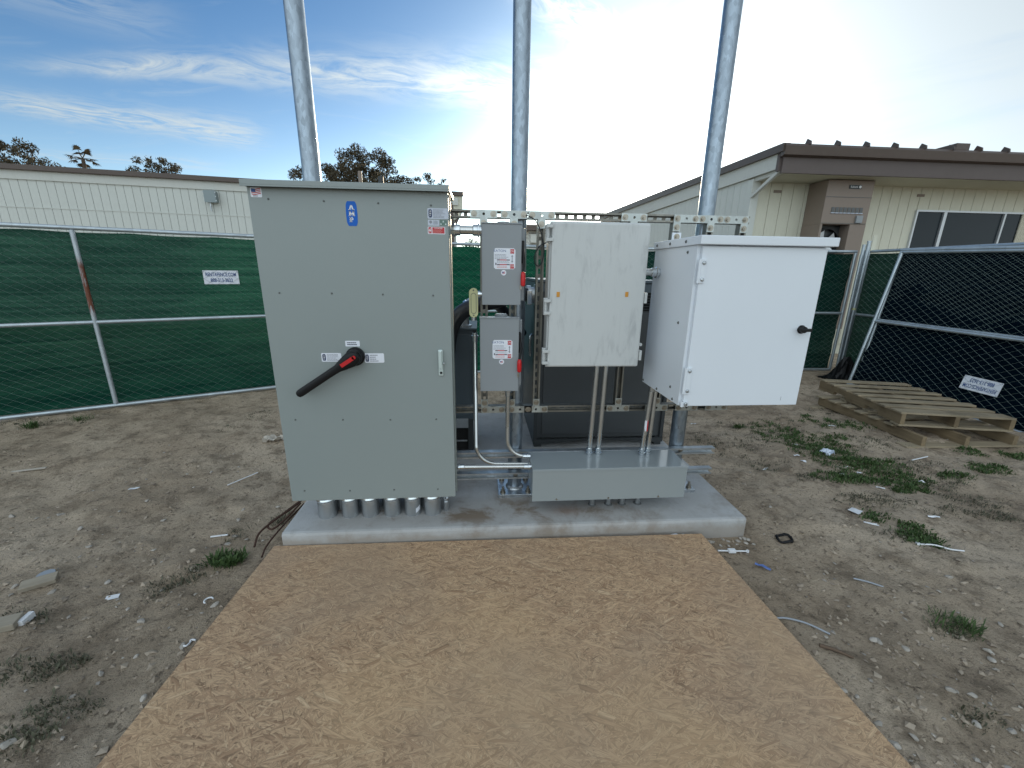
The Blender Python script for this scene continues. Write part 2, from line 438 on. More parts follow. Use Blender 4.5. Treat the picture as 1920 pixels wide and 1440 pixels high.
# ---------------------------------------------------------------- geometry helpers
class MB:
    """collects vertices and faces; build() links them as one mesh object"""
    def __init__(s): s.v = []; s.f = []; s.sm = []; s.mi = []; s.cur = 0
    def add(s, vs, fs, smooth=False):
        o = len(s.v); s.v += [tuple(p) for p in vs]
        for f in fs: s.f.append([i + o for i in f]); s.sm.append(smooth); s.mi.append(s.cur)
        return s
    def box(s, x0, x1, y0, y1, z0, z1, bev=0.0):
        if x0 > x1: x0, x1 = x1, x0
        if y0 > y1: y0, y1 = y1, y0
        if z0 > z1: z0, z1 = z1, z0
        if bev <= 0:
            v = [(x, y, z) for x in (x0, x1) for y in (y0, y1) for z in (z0, z1)]
            return s.add(v, [(0, 1, 3, 2), (4, 6, 7, 5), (0, 4, 5, 1), (2, 3, 7, 6), (0, 2, 6, 4), (1, 5, 7, 3)])
        bm = bmesh.new(); bmesh.ops.create_cube(bm, size=1)
        for q in bm.verts: q.co = ((x0 + x1) / 2 + q.co.x * (x1 - x0), (y0 + y1) / 2 + q.co.y * (y1 - y0), (z0 + z1) / 2 + q.co.z * (z1 - z0))
        bmesh.ops.bevel(bm, geom=bm.edges[:], offset=bev, segments=2, profile=.6, affect='EDGES')
        bm.verts.index_update()
        s.add([q.co[:] for q in bm.verts], [[q.index for q in f.verts] for f in bm.faces]); bm.free()
        return s
    def bar(s, p0, p1, w, h, upv=(0, 0, 1)):
        p0, p1 = Vector(p0), Vector(p1); d = (p1 - p0).normalized(); u = Vector(upv)
        a = d.cross(u).normalized(); u = a.cross(d)
        v = [p + a * (i * w / 2) + u * (j * h / 2) for p in (p0, p1) for i, j in ((-1, -1), (1, -1), (1, 1), (-1, 1))]
        return s.add(v, [(0, 1, 2, 3), (7, 6, 5, 4), (0, 4, 5, 1), (1, 5, 6, 2), (2, 6, 7, 3), (3, 7, 4, 0)])
    def cyl(s, p0, p1, r0, n=20, r1=None, caps=True):
        r1 = r0 if r1 is None else r1
        p0, p1 = Vector(p0), Vector(p1); d = (p1 - p0).normalized()
        a = d.orthogonal().normalized(); b = d.cross(a)
        ring = [(math.cos(2 * math.pi * i / n), math.sin(2 * math.pi * i / n)) for i in range(n)]
        v = [p0 + (a * c + b * q) * r0 for c, q in ring] + [p1 + (a * c + b * q) * r1 for c, q in ring]
        s.add(v, [(i, (i + 1) % n, n + (i + 1) % n, n + i) for i in range(n)], True)
        if caps:
            s.add(v[:n], [list(range(n))[::-1]]); s.add(v[n:], [list(range(n))])
        return s
    def tube(s, pts, r, n=12, caps=True):
        pts = [Vector(p) for p in pts]; m = len(pts)
        rr = r if isinstance(r, (list, tuple)) else [r] * m
        t = [(pts[min(i + 1, m - 1)] - pts[max(i - 1, 0)]).normalized() for i in range(m)]
        a = t[0].orthogonal().normalized(); v = []
        for i in range(m):
            a = (a - t[i] * a.dot(t[i])).normalized(); b = t[i].cross(a)
            v += [pts[i] + (a * math.cos(2 * math.pi * k / n) + b * math.sin(2 * math.pi * k / n)) * rr[i] for k in range(n)]
        s.add(v, [(i * n + k, i * n + (k + 1) % n, (i + 1) * n + (k + 1) % n, (i + 1) * n + k) for i in range(m - 1) for k in range(n)], True)
        if caps: s.add(v[:n], [list(range(n))[::-1]]); s.add(v[-n:], [list(range(n))])
        return s
    def lathe(s, base, prof, n=24, axis=(0, 0, 1), smooth=True):
        base = Vector(base); d = Vector(axis).normalized(); a = d.orthogonal().normalized(); b = d.cross(a); v = []
        for r, h in prof: v += [base + d * h + (a * math.cos(2 * math.pi * k / n) + b * math.sin(2 * math.pi * k / n)) * r for k in range(n)]
        m = len(prof)
        for i in range(m - 1):
            s.add(v[i * n:(i + 2) * n], [(k, (k + 1) % n, n + (k + 1) % n, n + k) for k in range(n)], smooth)
        s.add(v[:n], [list(range(n))[::-1]]); s.add(v[-n:], [list(range(n))])
        return s
    def prism(s, poly, y0, y1):
        """polygon in x,z extruded along y"""
        n = len(poly); v = [(x, y0, z) for x, z in poly] + [(x, y1, z) for x, z in poly]
        return s.add(v, [list(range(n)), list(range(n, 2 * n))[::-1]] + [(i, n + i, n + (i + 1) % n, (i + 1) % n) for i in range(n)])
    def rect(s, x0, x1, z0, z1, y, t=.0006):
        return s.box(x0, x1, y - t, y, z0, z1)
    def build(s, name, m, parent=None, local=False, fix=True):
        me = bpy.data.meshes.new(name); off = Vector((0, 0, 0))
        if parent is not None and not local:
            p = parent
            while p is not None: off += p.location; p = p.parent
        me.from_pydata([tuple(Vector(p) - off) for p in s.v] if off.length else s.v, [], s.f)
        me.polygons.foreach_set('use_smooth', s.sm)
        for k in (m if isinstance(m, (list, tuple)) else [m]): me.materials.append(MT[k] if isinstance(k, str) else k)
        if any(s.mi): me.polygons.foreach_set('material_index', s.mi)
        if fix and len(s.f) < 20000:
            bm = bmesh.new(); bm.from_mesh(me); bmesh.ops.recalc_face_normals(bm, faces=bm.faces); bm.to_mesh(me); bm.free()
        o = bpy.data.objects.new(name, me); COL.objects.link(o)
        if parent is not None: o.parent = parent
        return o
def tag(o, label=None, cat=None, group=None, kind=None):
    for k, v in (('label', label), ('category', cat), ('group', group), ('kind', kind)):
        if v: o[k] = v
    return o
def thing(name, loc, label, cat, group=None, rot=(0, 0, 0)):
    o = bpy.data.objects.new(name, None); COL.objects.link(o)
    o.empty_display_size = .1; o.location = loc; o.rotation_euler = rot
    return tag(o, label, cat, group)
def copy_part(src, parent, shift=(0, 0, 0), rot=None):
    c = src.copy(); COL.objects.link(c); c.parent = parent
    c.location = Vector(src.location) + Vector(shift)
    if rot: c.rotation_euler = rot
    return c
def copy_tree(o, parent=None):
    c = o.copy(); COL.objects.link(c); c.parent = parent
    for ch in list(o.children): copy_tree(ch, c)
    return c
def arc(c, r, a0, a1, n, ux, uy):
    c, ux, uy = Vector(c), Vector(ux), Vector(uy)
    return [c + ux * (r * math.cos(R_(a0 + (a1 - a0) * i / n))) + uy * (r * math.sin(R_(a0 + (a1 - a0) * i / n))) for i in range(n + 1)]
def spline(pts, n=8):
    """Catmull-Rom through the points"""
    P = [Vector(p) for p in pts]; P = [P[0] * 2 - P[1]] + P + [P[-1] * 2 - P[-2]]; out = []
    for i in range(1, len(P) - 2):
        for k in range(n):
            t = k / n
            out.append(.5 * ((2 * P[i]) + (-P[i - 1] + P[i + 1]) * t + (2 * P[i - 1] - 5 * P[i] + 4 * P[i + 1] - P[i + 2]) * t * t + (-P[i - 1] + 3 * P[i] - 3 * P[i + 1] + P[i + 2]) * t ** 3))
    return out + [P[-2]]
def text_mb(txt, size, x, z, y, align='CENTER', rot180=False, sx=1.0, bold=.0):
    """letters in the x,z plane facing -y, as a mesh"""
    cu = bpy.data.curves.new('t', 'FONT'); cu.body = txt; cu.size = size; cu.align_x = align; cu.align_y = 'CENTER'; cu.resolution_u = 3; cu.offset = size * bold
    o = bpy.data.objects.new('t', cu); COL.objects.link(o)
    me = bpy.data.meshes.new_from_object(o)
    mb = MB(); k = -1 if rot180 else 1
    mb.add([(x + k * p.co.x * sx, y, z + k * p.co.y) for p in me.vertices], [list(f.vertices) for f in me.polygons])
    bpy.data.objects.remove(o); bpy.data.curves.remove(cu); bpy.data.meshes.remove(me)
    return mb
def fine_print(mb, x0, x1, z0, z1, rows, y, seed, h=.5, short=.75):
    """rows of small broken dashes: print too small to read in the photograph"""
    r = random.Random(seed); dz = (z1 - z0) / rows
    for i in range(rows):
        z = z1 - (i + .5) * dz; x = x0; end = x0 + (x1 - x0) * r.uniform(short, 1)
        while x < end - .002:
            w = min(r.uniform(.12, .34) * (x1 - x0) * .5, end - x)
            mb.rect(x, x + w * .86, z - dz * h / 2, z + dz * h / 2, y, .0002); x += w
    return mb

# letters of the vertical badge: slab serif, A without its bar
def badge_letters(mb, cx_, zs, w, h, y):
    t = w * .24; sf = h * .16; x0, x1 = cx_ - w / 2, cx_ + w / 2
    def quad(*p): mb.prism(p, y - .0002, y)
    z = zs[0]                                             # A without a crossbar
    quad((x0 + .02 * w, z), (x0 + .02 * w + t, z), (cx_ + t * .30, z + h), (cx_ - t * .72, z + h))
    quad((x1 - .02 * w - t * 1.2, z), (x1 - .02 * w, z), (cx_ + t * .75, z + h), (cx_ - t * .42, z + h))
    quad((x0 - t * .4, z), (x0 + t * 1.5, z), (x0 + t * 1.5, z + sf), (x0 - t * .4, z + sf))
    quad((x1 - t * 1.6, z), (x1 + t * .4, z), (x1 + t * .4, z + sf), (x1 - t * 1.6, z + sf))
    z = zs[1]                                             # M
    for xa in (x0, x1 - t): quad((xa, z), (xa + t, z), (xa + t, z + h), (xa, z + h))
    quad((x0, z + h), (x0 + t * 1.1, z + h), (cx_ + t * .35, z + h * .25), (cx_ - t * .45, z + h * .25))
    quad((x1 - t * 1.1, z + h), (x1, z + h), (cx_ + t * .45, z + h * .25), (cx_ - t * .35, z + h * .25))
    for xa in (x0, x1 - t): quad((xa - t * .45, z), (xa + t * 1.45, z), (xa + t * 1.45, z + sf), (xa - t * .45, z + sf))
    z = zs[2]; x0 += w * .10                              # P
    quad((x0, z), (x0 + t, z), (x0 + t, z + h), (x0, z + h))
    quad((x0 - t * .45, z), (x0 + t * 1.6, z), (x0 + t * 1.6, z + sf), (x0 - t * .45, z + sf))
    ox_, oz_, ro, ri = x0 + t * 1.5, z + h * .68, h * .32, h * .13
    for i in range(8):
        a0, a1 = -math.pi / 2 + i * math.pi / 8, -math.pi / 2 + (i + 1) * math.pi / 8
        quad((ox_ + ri * math.cos(a0), oz_ + ri * math.sin(a0)), (ox_ + ro * math.cos(a0), oz_ + ro * math.sin(a0)),
             (ox_ + ro * math.cos(a1), oz_ + ro * math.sin(a1)), (ox_ + ri * math.cos(a1), oz_ + ri * math.sin(a1)))
    for za, zb in ((oz_ + ri, oz_ + ro), (oz_ - ro, oz_ - ri)): quad((x0 - t * .45, za), (ox_ + .001, za), (ox_ + .001, zb), (x0 - t * .45, zb))
    return mb
def badge(x0, x1, z0, z1, bulge=.06, n=8):
    w = x1 - x0; pts = []
    r = w * .16
    for i in range(n + 1):
        t = i / n; pts.append((x0 - math.sin(t * math.pi) * w * bulge + (r * .5 if i in (0, n) else 0), z0 + r * .4 + t * (z1 - z0 - r * .8)))
    pts.append((x0 + r, z1)); pts.append((x1 - r, z1))
    for i in range(n, -1, -1):
        t = i / n; pts.append((x1 + math.sin(t * math.pi) * w * bulge - (r * .5 if i in (0, n) else 0), z0 + r * .4 + t * (z1 - z0 - r * .8)))
    pts.append((x1 - r, z0)); pts.append((x0 + r, z0))
    return pts
def flag_print(parent, x0, x1, z0, z1, y, wave=.0):
    """small flag: red stripes and a blue canton"""
    mb = MB(); n = 7; dz = (z1 - z0) / n
    for i in range(0, n, 2):
        for k in range(6):
            xa, xb = x0 + (x1 - x0) * k / 6, x0 + (x1 - x0) * (k + 1) / 6
            za = z0 + i * dz - wave * math.sin(k / 6 * 5); zb = z0 + i * dz - wave * math.sin((k + 1) / 6 * 5)
            mb.prism([(xa, za), (xb, zb), (xb, zb + dz), (xa, za + dz)], y - .0002, y)
    mb.build('flag_stripes', 'red_print', parent)
    mb = MB(); xm = x0 + (x1 - x0) * .45
    mb.prism([(x0, z0 + dz * 3), (xm, z0 + dz * 3 - wave * .6), (xm, z1 - wave * .6), (x0, z1)], y - .0005, y - .0003)
    mb.build('flag_canton', 'brand_blue', parent)

# ---------------------------------------------------------------- ground
def vnoise(x, y, seed):
    r = np.random.default_rng(seed); T = r.random((256, 256))
    xi = np.floor(x).astype(int); yi = np.floor(y).astype(int); fx = x - xi; fy = y - yi
    fx = fx * fx * (3 - 2 * fx); fy = fy * fy * (3 - 2 * fy)
    g = lambda a, b: T[a % 256, b % 256]
    return (g(xi, yi) * (1 - fx) + g(xi + 1, yi) * fx) * (1 - fy) + (g(xi, yi + 1) * (1 - fx) + g(xi + 1, yi + 1) * fx) * fy
def ground_z(x, y):
    x = np.asarray(x, float); y = np.asarray(y, float)
    z = (vnoise(x * .8, y * .8, 1) - .5) * .06 + (vnoise(x * 2.7 + y, y * 2.7, 2) - .5) * .035 + (vnoise(x * 7, y * 9 + x, 3) - .5) * .022
    z += (vnoise(x * 19, y * 19, 4) - .5) * .014 + np.maximum(vnoise(x * 34, y * 34, 5) - .62, 0) * .03
    z -= .012
    # flatter under and beside the board and the slab, and below the fence feet
    dxb = np.maximum(np.maximum(-1.16 - x, x - 1.33), 0); dyb = np.maximum(y - 2.1, 0); db = np.hypot(dxb, dyb)
    dxp = np.maximum(np.maximum(-1.13 - x, x - 1.62), 0); dyp = np.maximum(np.maximum(2.0 - y, y - 4.15), 0); dp = np.hypot(dxp, dyp)
    w = np.clip(np.minimum(db, dp) / .30, 0, 1); w = w * w * (3 - 2 * w)
    z = z * (.25 + .75 * w) - (1 - w) * .020
    z = z - np.exp(-(np.minimum(db, dp) / .035) ** 2) * .016
    far = np.clip((np.hypot(x, y - 3) - 9) / 30, 0, 1)
    return z * (1 - far)
def axis_pts(a, b, step, far):
    mid = np.arange(a, b, step); out = [b]; s = step * 1.6
    while out[-1] < far: out.append(out[-1] + s); s *= 1.35
    lo = [a]; s = step * 1.6
    while lo[-1] > -far: lo.append(lo[-1] - s); s *= 1.35
    return np.array(lo[:0:-1] + list(mid) + out)
gx = axis_pts(-5.2, 6.2, .028, 400); gy = axis_pts(.3, 6.6, .028, 400)
X, Y = np.meshgrid(gx, gy); Z = ground_z(X, Y)
nx, ny = len(gx), len(gy)
me = bpy.data.meshes.new('ground')
idx = np.arange(nx * ny).reshape(ny, nx)
q = np.stack([idx[:-1, :-1], idx[:-1, 1:], idx[1:, 1:], idx[1:, :-1]], -1).reshape(-1, 4)
me.vertices.add(nx * ny); me.vertices.foreach_set('co', np.stack([X, Y, Z], -1).reshape(-1).astype(np.float32))
me.loops.add(q.size); me.loops.foreach_set('vertex_index', q.reshape(-1).astype(np.int32))
me.polygons.add(len(q)); me.polygons.foreach_set('loop_start', (np.arange(len(q)) * 4).astype(np.int32))
me.update(calc_edges=True); me.polygons.foreach_set('use_smooth', [True] * len(q))
me.materials.append(MT['dirt'])
ground = bpy.data.objects.new('ground', me); COL.objects.link(ground); tag(ground, kind='structure')

# concrete slab: slightly rounded top edge
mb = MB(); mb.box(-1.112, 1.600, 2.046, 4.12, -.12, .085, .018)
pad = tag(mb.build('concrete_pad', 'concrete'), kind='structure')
# strand board sheet in front of the slab
sheet = thing('strand_board_sheet', (.08, 1.4, 0), 'big tan strand board sheet lying on the dirt before the concrete pad', 'board sheet')
mb = MB(); mb.add([(-1.150, 2.040, .013), (1.300, 2.012, .013), (1.345, .79, .013), (-1.195, .79, .013)], [(3, 2, 1, 0)])
mb.build('board_face', 'osb', sheet)
mb = MB(); P = [(-1.150, 2.040), (1.300, 2.012), (1.345, .79), (-1.195, .79)]
for i in range(4):
    a, b2 = P[i], P[(i + 1) % 4]
    mb.add([(*a, .0125), (*b2, .0125), (*b2, -.0015), (*a, -.0015)], [(0, 1, 2, 3)])
mb.build('board_edge', 'osb_edge', sheet)

# ---------------------------------------------------------------- buildings
# long pale building on the left; local x runs along its wall
LB = thing('school_building', (-9.752, 11.518, 0), 'long low off-white panelled building with brown eave behind the left fence', 'building', None, (0, 0, math.atan2(.184, .983)))
def lpart(mb, name, m, parent=LB): return mb.build(name, m, parent, local=True)
lpart(MB().box(-9, 9.1, .03, 8.0, -.1, 3.62), 'wall', 'siding_white')
gro = .171
proto = {}
for row, (z0, z1) in enumerate(((2.825, 3.43), (.25, 2.812))):
    k = 0; s = -6.0
    while s < 9.05:
        if row not in proto:
            proto[row] = lpart(MB().box(.004, gro - .004, 0, .028, z0, z1, .003), 'siding_board', 'siding_white'); o = proto[row]
        else: o = copy_part(proto[row], LB)
        o.location = (s, 0, 0); s += gro; k += 1
lpart(MB().box(-6, 9.1, -.012, .028, 2.810, 2.828), 'joint_strip', 'fascia_light')
lpart(MB().box(-9, 9.16, -.035, .03, 3.425, 3.625, .004), 'trim_board', 'fascia_light')
lpart(MB().box(-9, 9.42, -.12, 8.2, 3.62, 3.735, .01), 'roof', 'roof_brown')
lpart(MB().box(9.02, 9.13, -.05, .06, .0, 3.42), 'corner_post', 'roof_brown')
lpart(MB().prism([(9.13, 3.62), (9.40, 3.62), (9.40, 3.30), (9.30, 3.05), (9.13, 2.95)], -.06, .02), 'gable_bracket', 'siding_cream')
lpart(MB().box(9.10, 9.26, -.11, -.02, 3.36, 3.56, .006), 'gutter_box', 'fascia_light')
lpart(MB().prism([(9.13, 2.85), (9.36, 3.28), (9.40, 3.20), (9.17, 2.75)], -.05, .0), 'brace', 'roof_brown')
eb = thing('junction_box', (-9.752, 11.518, 0), 'small blue-grey electrical box mounted high on the off-white left building', 'junction box', None, (0, 0, math.atan2(.184, .983)))
MB().box(2.775, 3.035, -.15, -.012, 3.115, 3.385, .012).build('box_body', 'grey_box', eb, True)
MB().box(2.765, 3.030, -.172, -.152, 3.105, 3.395, .01).build('box_cover', 'grey_box', eb, True)
mb = MB()
for z in (3.15, 3.25, 3.35):
    for x in (2.762, 3.033): mb.cyl((x, -.165, z), (x, -.180, z), .012, 8)
mb.build('cover_clip', 'galv', eb, True)
mb = MB(); mb.cyl((2.86, -.09, 3.115), (2.86, -.09, 2.9), .018, 10); mb.build('conduit_stub', 'galv', eb, True)
for s, d, r, z1, m, lab in ((6.42, 2.2, .06, 4.50, 'tan', 'thin brownish vent pipe on the left building roof'), (7.05, 2.6, .085, 4.46, 'charcoal', 'thick dark vent pipe on the left building roof')):
    vp = thing('roof_vent_pipe', (-9.752 + .983 * s - .184 * d, 11.518 + .184 * s + .983 * d, 3.72), lab, 'vent pipe', 'vent pipes on the left building roof')
    L0 = Vector(vp.location)
    MB().cyl(L0, (L0.x, L0.y, z1 + .05), r, 14).build('pipe', m, vp)
    MB().lathe((L0.x, L0.y, 3.72), [(r * 2.2, 0), (r * 1.8, .03), (r * 1.05, .12)], 14).build('flashing', m, vp)

# pale building with the deep brown eave on the right
RB = thing('classroom_building', (4.81, 7.53, 0), 'cream classroom building with deep brown eave and dark window on the right', 'building')
gw = .2165
MB().box(4.83, 14.5, 7.56, 16.9, -.1, 3.40).build('wall', 'siding_cream', RB)
def boards(n, start, step, z0, z1, along, m):
    p = None
    for k in range(n):
        if along == 'x':
            if p is None: p = MB().box(start + .004, start + step - .004, 7.53, 7.558, z0, z1, .003).build('siding_board', m, RB); o = p
            else: o = copy_part(p, RB, (k * step, 0, 0))
        else:
            if p is None: p = MB().box(4.80, 4.828, start + .004, start + step - .004, z0, z1, .003).build('siding_board', m, RB); o = p
            else: o = copy_part(p, RB, (0, k * step, 0))
boards(5, 4.93, gw, .2, 3.12, 'x', 'siding_cream')
boards(7, 6.70, gw * .882, .2, 3.12, 'x', 'siding_cream')
boards(13, 8.04, gw, 2.685, 3.12, 'x', 'siding_cream')
boards(13, 8.04, gw, .2, 1.28, 'x', 'siding_cream')
boards(42, 7.66, .21, .2, 3.14, 'y', 'siding_white')
MB().box(4.785, 4.925, 7.505, 7.655, .0, 3.12, .004).build('corner_board', 'siding_white', RB)
# gable trim, roof edge rising gently to the back
def slope_bar(name, m, x0, x1, y0, y1, z0a, z1a, z0b, z1b):
    v = [(x, y, z) for x in (x0, x1) for y, z in ((y0, z0a), (y0, z1a), (y1, z1b), (y1, z0b))]
    return MB().add(v, [(0, 1, 2, 3), (7, 6, 5, 4), (0, 4, 5, 1), (1, 5, 6, 2), (2, 6, 7, 3), (3, 7, 4, 0)]).build(name, m, RB)
slope_bar('gable_trim', 'fascia_light', 4.755, 4.81, 6.86, 16.9, 3.14, 3.375, 3.17, 3.50)
slope_bar('gable_roof_edge', 'roof_brown', 4.70, 4.81, 6.74, 16.95, 3.36, 3.475, 3.50, 3.66)
slope_bar('roof', 'roof_brown', 4.81, 14.5, 6.76, 16.95, 3.42, 3.470, 3.60, 3.655)
MB().box(4.78, 14.5, 6.80, 6.84, 3.065, 3.30, .004).build('fascia_board', 'fascia_brown', RB)
MB().box(4.815, 4.898, 6.845, 7.52, 3.075, 3.40).build('gable_soffit', 'fascia_light', RB)
MB().box(4.74, 4.80, 6.842, 6.90, 3.10, 3.36).build('fascia_return', 'fascia_brown', RB)
mb = MB(); mb.add([(x, y, z) for x in (4.72, 14.5) for y, z in ((6.74, 3.47), (6.70, 3.43), (6.72, 3.31), (6.80, 3.29), (6.83, 3.47))],
                  [(0, 1, 6, 5), (1, 2, 7, 6), (2, 3, 8, 7), (3, 4, 9, 8), (4, 0, 5, 9), (4, 3, 2, 1, 0), (5, 6, 7, 8, 9)])
mb.build('gutter', 'roof_brown', RB)
MB().box(4.90, 14.5, 6.841, 7.53, 3.07, 3.10).build('soffit', 'soffit', RB)
mb = MB(); mb.bar((4.80, 7.50, 2.83), (4.80, 6.86, 3.115), .05, .05); mb.build('eave_brace', 'fascia_light', RB)
rib = None
for i in range(18):
    x = 5.12 + i * .485
    if rib is None:
        mb = MB(); mb.prism([(0, 0), (.012, 0), (.012, .01), (0, .01)], 0, .01); mb = MB()
        mb.add([(x + a, y, z) for a in (-.010, .010) for y, z in ((6.705, 3.462), (6.715, 3.508), (6.80, 3.556), (6.83, 3.500), (6.83, 3.455))],
               [(0, 1, 2, 3, 4), (9, 8, 7, 6, 5), (0, 5, 6, 1), (1, 6, 7, 2), (2, 7, 8, 3), (3, 8, 9, 4), (4, 9, 5, 0)])
        rib = mb.build('roof_rib', 'roof_brown', RB)
    else: copy_part(rib, RB, (i * .485, 0, 0))
MB().box(7.62, 7.86, 6.76, 7.2, 3.47, 3.575, .01).build('roof_cap', 'roof_brown', RB)
# window band
wf = MB(); x0, x1, z0, z1 = 8.04, 10.84, 1.30, 2.66
for a in ((x0 - .03, x1 + .03, z1, z1 + .03), (x0 - .03, x1 + .03, z0 - .035, z0), (x0 - .03, x0, z0, z1), (x1, x1 + .03, z0, z1), (8.565, 8.625, z0, z1), (9.80, 9.835, z0, z1)):
    wf.box(a[0], a[1], 7.490, 7.552, a[2], a[3])
window = wf.build('window', 'alu', RB)
for a, b2 in ((x0, 8.565), (8.625, 9.80), (9.835, x1)):
    MB().box(a, b2, 7.522, 7.530, z0, z1).build('pane', 'glass', window)
mb = MB()
for k in range(8): mb.cyl((10.20 + k * .035, 7.512, z0), (10.20 + k * .035, 7.512, z1), .018, 8)
mb.build('curtain', 'curtain', window)
for x, z in ((5.28, 2.93), (8.04, 2.935)):
    pl = MB().box(x - .07, x + .07, 7.518, 7.530, z - .022, z + .022).build('number_plate', 'tan', RB)
# wall mounted air conditioner, tan
AC = thing('wall_air_conditioner', (6.27, 7.31, 0), 'tan wall-mounted air conditioner unit under the brown eave of the cream building', 'air conditioner')
MB().box(5.855, 6.695, 7.10, 7.525, 2.36, 3.06, .008).build('upper_cabinet', 'tan', AC)
MB().box(5.855, 6.695, 7.10, 7.525, .55, 1.55, .008).build('lower_cabinet', 'tan', AC)
MB().box(6.40, 6.695, 7.10, 7.525, 1.55, 2.36).build('side_panel', 'tan', AC)
MB().box(5.855, 5.895, 7.10, 7.525, 1.55, 2.36).build('side_panel', 'tan', AC)
MB().box(5.895, 6.40, 7.30, 7.525, 1.55, 2.36).build('coil', 'charcoal', AC)
MB().box(5.862, 6.688, 7.094, 7.102, 2.790, 2.797).build('panel_seam', 'gasket', AC)
MB().box(5.862, 6.688, 7.094, 7.102, 2.372, 2.379).build('panel_seam', 'gasket', AC)
mb = MB()
for k in range(40):
    a0, a1 = k / 40 * 2 * math.pi, (k + 1) / 40 * 2 * math.pi
    mb.prism([(6.13 + .21 * math.cos(a0), 2.08 + .21 * math.sin(a0)), (6.13 + .24 * math.cos(a0), 2.08 + .24 * math.sin(a0)), (6.13 + .24 * math.cos(a1), 2.08 + .24 * math.sin(a1)), (6.13 + .21 * math.cos(a1), 2.08 + .21 * math.sin(a1))], 7.22, 7.28)
mb.build('fan_ring', 'black', AC)
for k in range(4):
    a = k * math.pi / 2 + .5
    mb = MB(); mb.add([(6.13 + .04 * math.cos(a), 7.27, 2.08 + .04 * math.sin(a)), (6.13 + .20 * math.cos(a - .3), 7.26, 2.08 + .20 * math.sin(a - .3)), (6.13 + .20 * math.cos(a + .4), 7.24, 2.08 + .20 * math.sin(a + .4)), (6.13 + .04 * math.cos(a + .8), 7.25, 2.08 + .04 * math.sin(a + .8))], [(0, 1, 2, 3)])
    mb.build('fan_blade', 'alu', AC, fix=False)
g0 = None
for k in range(8):
    x = 6.00 + k * .0735
    if g0 is None:
        g0 = MB().box(x, x + .056, 7.092, 7.0985, 2.548, 2.632).build('vent_slot', 'gasket', AC); l0 = MB().box(x - .004, x + .058, 7.082, 7.0985, 2.534, 2.546).build('vent_lip', 'label_silver', AC)
    else: copy_part(g0, AC, (k * .0735, 0, 0)); copy_part(l0, AC, (k * .0735, 0, 0))
MB().box(6.47, 6.585, 7.065, 7.099, 2.385, 2.505, .006).build('access_box', 'switch', AC)
bd = MB().box(6.24, 6.46, 7.090, 7.0985, 2.925, 2.985).build('name_badge', 'charcoal', AC)
text_mb('Eubank', .045, 6.325, 2.955, 7.0892).build('lettering', 'white_ink', bd, fix=False)
mb = MB(); mb.cyl((6.43, 7.0895, 2.955), (6.43, 7.085, 2.955), .021, 12); mb.build('badge_dot', 'white_ink', bd)

# far portable buildings seen between the equipment
def far_building(name, x0, x1, y, depth, z1, label, wallm, roofm, bits):
    b_ = thing(name, ((x0 + x1) / 2, y, 0), label, 'building')
    MB().box(x0, x1, y, y + depth, -.1, z1).build('wall', wallm, b_)
    MB().box(x0 - .4, x1 + .4, y - .5, y + depth + .3, z1, z1 + .28).build('roof', roofm, b_)
    for nm, a, m_ in bits: MB().box(*a).build(nm, m_, b_)
    return b_
far_building('portable_classroom', 2.72, 5.4, 24, 9, 3.68, 'far white portable classroom seen between the strut frame and middle pole', 'dist_wall', 'roof_brown',
             [('wall_unit', (2.80, 3.20, 23.7, 23.99, 3.05, 3.48), 'fascia_light'), ('joint_strip', (2.72, 5.4, 23.97, 23.995, 3.55, 3.58), 'fascia_brown'), ('vent', (2.76, 3.2, 23.93, 23.99, 2.85, 2.95), 'charcoal')])
far_building('brown_classroom', 9.4, 13.5, 22.5, 8, 3.45, 'far brown classroom seen in the gap left of the white cabinet', 'roof_brown', 'roof_brown',
             [('window', (9.75, 10.05, 22.46, 22.49, 2.55, 3.15), 'siding_cream'), ('window', (10.3, 10.6, 22.46, 22.49, 2.65, 3.2), 'siding_cream'), ('porch_rail', (9.4, 13.5, 22.0, 22.05, 2.35, 2.5), 'fascia_light')])  # cream on the windows paints in their gold reflected light

# ---------------------------------------------------------------- trees
def crown_mesh(clumps, per, size, seed, drift=.35):
    """clumps: (centre, radius); leaves are small bent quads thickest near each clump's rim"""
    r = np.random.default_rng(seed); V = []; F = []; n = 0
    for c, rad in clumps:
        m = int(per * rad * rad); d = r.normal(size=(m, 3)); d /= np.linalg.norm(d, axis=1)[:, None]
        p = np.array(c) + d * (rad * (r.random(m) ** .45))[:, None] * np.array([1, 1, .78])
        a = r.normal(size=(m, 3)); a /= np.linalg.norm(a, axis=1)[:, None]
        a[:, 2] -= .5; a /= np.linalg.norm(a, axis=1)[:, None]
        b = np.cross(a, r.normal(size=(m, 3))); b /= np.linalg.norm(b, axis=1)[:, None]
        L = size * (.6 + .8 * r.random(m))[:, None]; W = L * .36
        q = np.stack([p - a * L * .5, p + b * W * .5, p + a * L * .5, p - b * W * .5], 1)
        V.append(q.reshape(-1, 3)); F.append(np.arange(m * 4).reshape(m, 4) + n); n += m * 4
    return np.concatenate(V), np.concatenate(F)
